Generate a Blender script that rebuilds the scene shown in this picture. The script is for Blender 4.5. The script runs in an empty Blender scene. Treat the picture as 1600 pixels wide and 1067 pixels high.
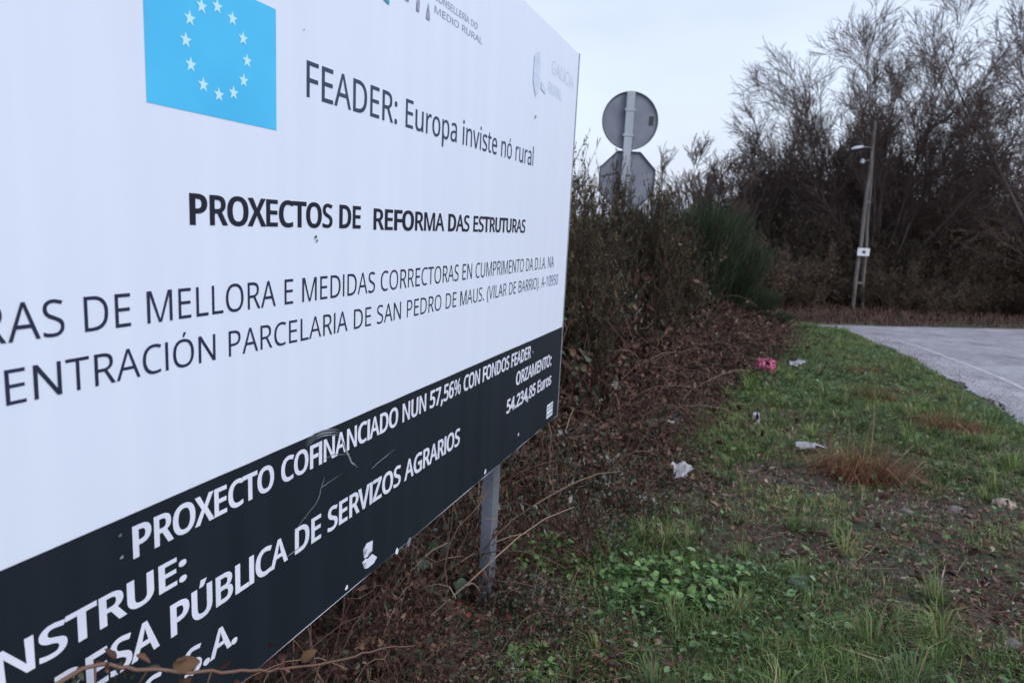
import bpy, bmesh, math, random, json
import numpy as np
from mathutils import Vector, Matrix
from math import radians, sin, cos, pi, atan2, sqrt

sc = bpy.context.scene
COL = sc.collection

# ------------------------------------------------------------------ camera
cam_d = bpy.data.cameras.new('camera')
cam = bpy.data.objects.new('camera', cam_d)
COL.objects.link(cam)
cam_d.sensor_width = 36.0
cam_d.lens = 24.57
cam_d.clip_start = 0.05
cam_d.clip_end = 600
PITCH = radians(9.45)
ROLL = radians(2.9)
fw = Vector((0, cos(PITCH), -sin(PITCH)))
u0 = Vector((0, sin(PITCH), cos(PITCH)))
r0 = Vector((1, 0, 0))
cr = r0 * cos(ROLL) + u0 * sin(ROLL)
cu = u0 * cos(ROLL) - r0 * sin(ROLL)
cam.matrix_world = Matrix(((cr.x, cu.x, -fw.x, 0), (cr.y, cu.y, -fw.y, 0), (cr.z, cu.z, -fw.z, 1.6), (0, 0, 0, 1)))
cam_d.dof.use_dof = True
cam_d.dof.focus_distance = 1.7
cam_d.dof.aperture_fstop = 5.0
sc.camera = cam

# ------------------------------------------------------------------ world, sun, exposure
world = bpy.data.worlds.new('World')
sc.world = world
world.use_nodes = True
nt = world.node_tree
nt.nodes.clear()
def wn(t, **k):
    n = nt.nodes.new(t)
    for a, b in k.items():
        setattr(n, a, b)
    return n
SUN_EL, SUN_ROT = radians(48), radians(125)      # the soft sun stands behind the camera, to the right
sky = wn('ShaderNodeTexSky', sky_type='NISHITA', sun_disc=False, sun_elevation=SUN_EL, sun_rotation=SUN_ROT, air_density=1.4, dust_density=4.0)
bg_sky = wn('ShaderNodeBackground'); bg_sky.inputs['Strength'].default_value = 0.05
tc = wn('ShaderNodeTexCoord')
mp = wn('ShaderNodeMapping'); mp.inputs['Scale'].default_value = (1.0, 1.0, 3.0)
nz = wn('ShaderNodeTexNoise'); nz.inputs['Scale'].default_value = 1.6; nz.inputs['Detail'].default_value = 5; nz.inputs['Roughness'].default_value = 0.5
rp = wn('ShaderNodeValToRGB')
rp.color_ramp.elements[0].position = 0.30; rp.color_ramp.elements[0].color = (0.55, 0.59, 0.80, 1)
rp.color_ramp.elements[1].position = 0.66; rp.color_ramp.elements[1].color = (0.74, 0.82, 1.0, 1)
bg_cl = wn('ShaderNodeBackground'); bg_cl.inputs['Strength'].default_value = 0.78
add = wn('ShaderNodeAddShader')
out = wn('ShaderNodeOutputWorld')
L = nt.links.new
L(sky.outputs[0], bg_sky.inputs['Color']); L(tc.outputs['Generated'], mp.inputs[0]); L(mp.outputs[0], nz.inputs['Vector'])
L(nz.outputs['Fac'], rp.inputs[0]); L(rp.outputs[0], bg_cl.inputs['Color'])
L(bg_sky.outputs[0], add.inputs[0]); L(bg_cl.outputs[0], add.inputs[1]); L(add.outputs[0], out.inputs['Surface'])

sun_d = bpy.data.lights.new('sun', 'SUN')
sun_d.energy = 1.45
sun_d.angle = radians(28)
sun_d.color = (1.0, 0.97, 0.93)
sun = bpy.data.objects.new('sun', sun_d); COL.objects.link(sun)
sdir = Vector((sin(SUN_ROT) * cos(SUN_EL), cos(SUN_ROT) * cos(SUN_EL), sin(SUN_EL)))   # towards the sun
sun.rotation_euler = sdir.to_track_quat('Z', 'Y').to_euler()
sun.location = (6, -6, 9)

sc.view_settings.view_transform = 'Standard'
sc.view_settings.look = 'None'
sc.view_settings.exposure = 0.22
sc.view_settings.gamma = 1.0
sc.view_settings.use_curve_mapping = False

# ------------------------------------------------------------------ helpers
def tag(o, label=None, cat=None, group=None, kind=None):
    if label: o['label'] = label
    if cat: o['category'] = cat
    if group: o['group'] = group
    if kind: o['kind'] = kind
    return o
def empty(name, loc=(0, 0, 0), rz=0.0):
    o = bpy.data.objects.new(name, None); COL.objects.link(o)
    o.location = loc; o.rotation_euler = (0, 0, rz); o.empty_display_size = 0.2
    return o
def copy_tree(o, parent=None):
    c = o.copy(); COL.objects.link(c)
    if parent is not None: c.parent = parent
    for ch in o.children: copy_tree(ch, c)
    return c
def obj(name, me, mat=None, parent=None, loc=None):
    o = bpy.data.objects.new(name, me); COL.objects.link(o)
    if mat is not None and not me.materials: me.materials.append(mat)
    if parent is not None: o.parent = parent
    if loc is not None: o.location = loc
    return o

class Geo:
    """numpy mesh collector: quads, triangles and a tint per vertex"""
    def __init__(s): s.v = []; s.q = []; s.t = []; s.a = []; s.n = 0
    def put(s, v, quads=None, tris=None, tint=0.5):
        v = np.asarray(v, dtype=np.float32).reshape(-1, 3)
        if np.isscalar(tint): tint = np.full(len(v), tint, np.float32)
        s.v.append(v); s.a.append(np.asarray(tint, np.float32))
        if quads is not None and len(quads): s.q.append(np.asarray(quads, np.int32).reshape(-1, 4) + s.n)
        if tris is not None and len(tris): s.t.append(np.asarray(tris, np.int32).reshape(-1, 3) + s.n)
        s.n += len(v)
    def box(s, c, d, tint=0.5, M=None):
        x, y, z = d[0] / 2, d[1] / 2, d[2] / 2
        v = np.array([(-x,-y,-z),(x,-y,-z),(x,y,-z),(-x,y,-z),(-x,-y,z),(x,-y,z),(x,y,z),(-x,y,z)], float)
        if M is not None: v = v @ np.array(M.to_3x3()).T
        s.put(v + np.array(c), [(0,3,2,1),(4,5,6,7),(0,1,5,4),(1,2,6,5),(2,3,7,6),(3,0,4,7)], tint=tint)
    def tubes(s, P0, P1, R0, R1, sides=3, tint=0.5):
        P0 = np.asarray(P0, float).reshape(-1, 3); P1 = np.asarray(P1, float).reshape(-1, 3)
        n = len(P0)
        if n == 0: return
        R0 = np.broadcast_to(np.asarray(R0, float), (n,)); R1 = np.broadcast_to(np.asarray(R1, float), (n,))
        d = P1 - P0; d /= np.maximum(np.linalg.norm(d, axis=1, keepdims=True), 1e-9)
        h = np.where(np.abs(d[:, 2:3]) < 0.9, np.array([[0, 0, 1.]]), np.array([[1., 0, 0]]))
        a = np.cross(d, h); a /= np.linalg.norm(a, axis=1, keepdims=True); b = np.cross(d, a)
        an = np.arange(sides) * 2 * pi / sides
        c_, s_ = np.cos(an), np.sin(an)
        ring = a[:, None, :] * c_[None, :, None] + b[:, None, :] * s_[None, :, None]
        v = np.concatenate([P0[:, None] + ring * R0[:, None, None], P1[:, None] + ring * R1[:, None, None]], axis=1)
        i = np.arange(sides); j = (i + 1) % sides
        q = np.stack([i, i + sides, j + sides, j], axis=1)[None] + (np.arange(n) * 2 * sides)[:, None, None]
        if not np.isscalar(tint): tint = np.repeat(np.asarray(tint, np.float32), 2 * sides)
        s.put(v.reshape(-1, 3), q.reshape(-1, 4), tint=tint)
    def path(s, pts, radii, sides=6, tint=0.5, cap=True):
        pts = np.asarray(pts, float); n = len(pts)
        radii = np.broadcast_to(np.asarray(radii, float), (n,))
        t = np.gradient(pts, axis=0); t /= np.linalg.norm(t, axis=1, keepdims=True)
        h = np.array([0, 0, 1.]) if abs(t[0][2]) < 0.9 else np.array([1., 0, 0])
        a = np.cross(t, h); a /= np.linalg.norm(a, axis=1, keepdims=True); b = np.cross(t, a)
        an = np.arange(sides) * 2 * pi / sides
        v = pts[:, None] + (a[:, None] * np.cos(an)[None, :, None] + b[:, None] * np.sin(an)[None, :, None]) * radii[:, None, None]
        q = []
        for k in range(n - 1):
            for i in range(sides):
                j = (i + 1) % sides
                q.append((k * sides + i, (k + 1) * sides + i, (k + 1) * sides + j, k * sides + j))
        tr = []
        v = v.reshape(-1, 3)
        if cap:
            v = np.vstack([v, pts[:1], pts[-1:]])
            for i in range(sides):
                j = (i + 1) % sides
                tr.append((n * sides, i, j)); tr.append((n * sides + 1, (n - 1) * sides + j, (n - 1) * sides + i))
        s.put(v, q, tr, tint=tint)
    def leaves(s, P, A, Bv, Ln, W, tint, fold=0.25, simple=False):
        """leaf blades: base P, long axis A, side axis Bv"""
        P = np.asarray(P, float); n = len(P)
        if n == 0: return
        Ln = np.broadcast_to(Ln, (n,))[:, None]; W = np.broadcast_to(W, (n,))[:, None]
        Nn = np.cross(A, Bv)
        if simple:
            v = np.stack([P, P + A * Ln * .45 + Bv * W * .5 + Nn * W * fold, P + A * Ln, P + A * Ln * .45 - Bv * W * .5 + Nn * W * fold], axis=1)
            q = np.array([[0, 1, 2, 3]])[None] + (np.arange(n) * 4)[:, None, None]
            k = 4
        else:
            up = Nn * W * fold
            v = np.stack([P, P + A * Ln * .28 + Bv * W * .46 + up, P + A * Ln * .68 + Bv * W * .42 + up, P + A * Ln,
                          P + A * Ln * .68 - Bv * W * .42 + up, P + A * Ln * .28 - Bv * W * .46 + up], axis=1)
            q = np.array([[0, 1, 2, 3], [0, 3, 4, 5]])[None] + (np.arange(n) * 6)[:, None, None]
            k = 6
        t = np.repeat(np.asarray(np.broadcast_to(tint, (n,)), np.float32), k)
        s.put(v.reshape(-1, 3), q.reshape(-1, 4), tint=t)
    def blades(s, P, Hh, W, Dr, lean, tint):
        """grass blades bending along Dr"""
        P = np.asarray(P, float); n = len(P)
        S = np.stack([-Dr[:, 1], Dr[:, 0], np.zeros(n)], axis=1)
        D3 = np.stack([Dr[:, 0], Dr[:, 1], np.zeros(n)], axis=1)
        up = np.array([[0, 0, 1.]])
        H1 = Hh[:, None]; W1 = W[:, None]; l = lean[:, None]
        m = P + up * H1 * .6 + D3 * H1 * l * .35
        tp = P + up * H1 * np.maximum(.15, (1 - .45 * l)) + D3 * H1 * l
        v = np.stack([P - S * W1 * .5, P + S * W1 * .5, m + S * W1 * .4, m - S * W1 * .4, tp], axis=1)
        q = np.array([[0, 1, 2, 3]])[None] + (np.arange(n) * 5)[:, None, None]
        t = np.array([[3, 2, 4]])[None] + (np.arange(n) * 5)[:, None, None]
        s.put(v.reshape(-1, 3), q.reshape(-1, 4), t.reshape(-1, 3), tint=np.repeat(tint.astype(np.float32), 5))
    def mesh(s, name, mat=None, smooth=False):
        V = np.concatenate(s.v); A = np.concatenate(s.a)
        Q = np.concatenate(s.q) if s.q else np.zeros((0, 4), np.int32)
        T = np.concatenate(s.t) if s.t else np.zeros((0, 3), np.int32)
        me = bpy.data.meshes.new(name)
        me.vertices.add(len(V)); me.vertices.foreach_set('co', V.astype(np.float32).ravel())
        nl = Q.size + T.size
        me.loops.add(nl); me.loops.foreach_set('vertex_index', np.concatenate([Q.ravel(), T.ravel()]).astype(np.int32))
        me.polygons.add(len(Q) + len(T))
        st = np.concatenate([np.arange(len(Q)) * 4, Q.size + np.arange(len(T)) * 3]).astype(np.int32)
        me.polygons.foreach_set('loop_start', st)
        me.update(calc_edges=True)
        at = me.attributes.new('tint', 'FLOAT', 'POINT'); at.data.foreach_set('value', A.astype(np.float32))
        if smooth: me.polygons.foreach_set('use_smooth', np.ones(len(me.polygons), dtype=bool))
        if mat: me.materials.append(mat)
        return me

def rnd_unit(rng, n):
    v = rng.normal(size=(n, 3)); return v / np.linalg.norm(v, axis=1, keepdims=True)
def ortho(A, rng):
    b = np.cross(A, rnd_unit(rng, len(A))); return b / np.maximum(np.linalg.norm(b, axis=1, keepdims=True), 1e-6)

# ------------------------------------------------------------------ materials
def new_mat(name):
    m = bpy.data.materials.new(name); m.use_nodes = True
    n = m.node_tree.nodes; n.clear()
    o = n.new('ShaderNodeOutputMaterial'); b = n.new('ShaderNodeBsdfPrincipled')
    m.node_tree.links.new(b.outputs[0], o.inputs[0])
    return m, m.node_tree, b, o
def ramp(tree, stops):
    r = tree.nodes.new('ShaderNodeValToRGB')
    e = r.color_ramp.elements
    e[0].position = stops[0][0]; e[0].color = (*stops[0][1], 1)
    e[1].position = stops[-1][0]; e[1].color = (*stops[-1][1], 1)
    for p, c in stops[1:-1]:
        x = e.new(p); x.color = (*c, 1)
    return r
def plant_mat(name, stops, rough=0.7, trans=0.0, spec=0.3):
    m, t, b, o = new_mat(name)
    a = t.nodes.new('ShaderNodeAttribute'); a.attribute_name = 'tint'
    r = ramp(t, stops)
    t.links.new(a.outputs['Fac'], r.inputs[0])
    t.links.new(r.outputs[0], b.inputs['Base Color'])
    b.inputs['Roughness'].default_value = rough
    b.inputs['Specular IOR Level'].default_value = spec
    if trans > 0:
        tl = t.nodes.new('ShaderNodeBsdfTranslucent'); mx = t.nodes.new('ShaderNodeMixShader'); mx.inputs[0].default_value = trans
        t.links.new(r.outputs[0], tl.inputs[0]); t.links.new(b.outputs[0], mx.inputs[1]); t.links.new(tl.outputs[0], mx.inputs[2]); t.links.new(mx.outputs[0], o.inputs[0])
    return m
def noise_mat(name, c1, c2, scale=5, rough=0.6, metal=0.0, bump=0.0, bscale=40, detail=6, spec=0.5, lo=0.35, hi=0.65, coord='Object', stretch=None):
    m, t, b, o = new_mat(name)
    tc = t.nodes.new('ShaderNodeTexCoord'); nz = t.nodes.new('ShaderNodeTexNoise')
    nz.inputs['Scale'].default_value = scale; nz.inputs['Detail'].default_value = detail
    r = ramp(t, [(lo, c1), (hi, c2)])
    if stretch:
        mp = t.nodes.new('ShaderNodeMapping'); mp.inputs['Scale'].default_value = stretch
        t.links.new(tc.outputs[coord], mp.inputs[0]); t.links.new(mp.outputs[0], nz.inputs['Vector'])
    else:
        t.links.new(tc.outputs[coord], nz.inputs['Vector'])
    t.links.new(nz.outputs['Fac'], r.inputs[0]); t.links.new(r.outputs[0], b.inputs['Base Color'])
    b.inputs['Roughness'].default_value = rough; b.inputs['Metallic'].default_value = metal; b.inputs['Specular IOR Level'].default_value = spec
    if bump > 0:
        n2 = t.nodes.new('ShaderNodeTexNoise'); n2.inputs['Scale'].default_value = bscale; n2.inputs['Detail'].default_value = 8
        bp = t.nodes.new('ShaderNodeBump'); bp.inputs['Strength'].default_value = bump; bp.inputs['Distance'].default_value = 0.02
        t.links.new(tc.outputs[coord], n2.inputs['Vector']); t.links.new(n2.outputs['Fac'], bp.inputs['Height']); t.links.new(bp.outputs[0], b.inputs['Normal'])
    return m

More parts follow.
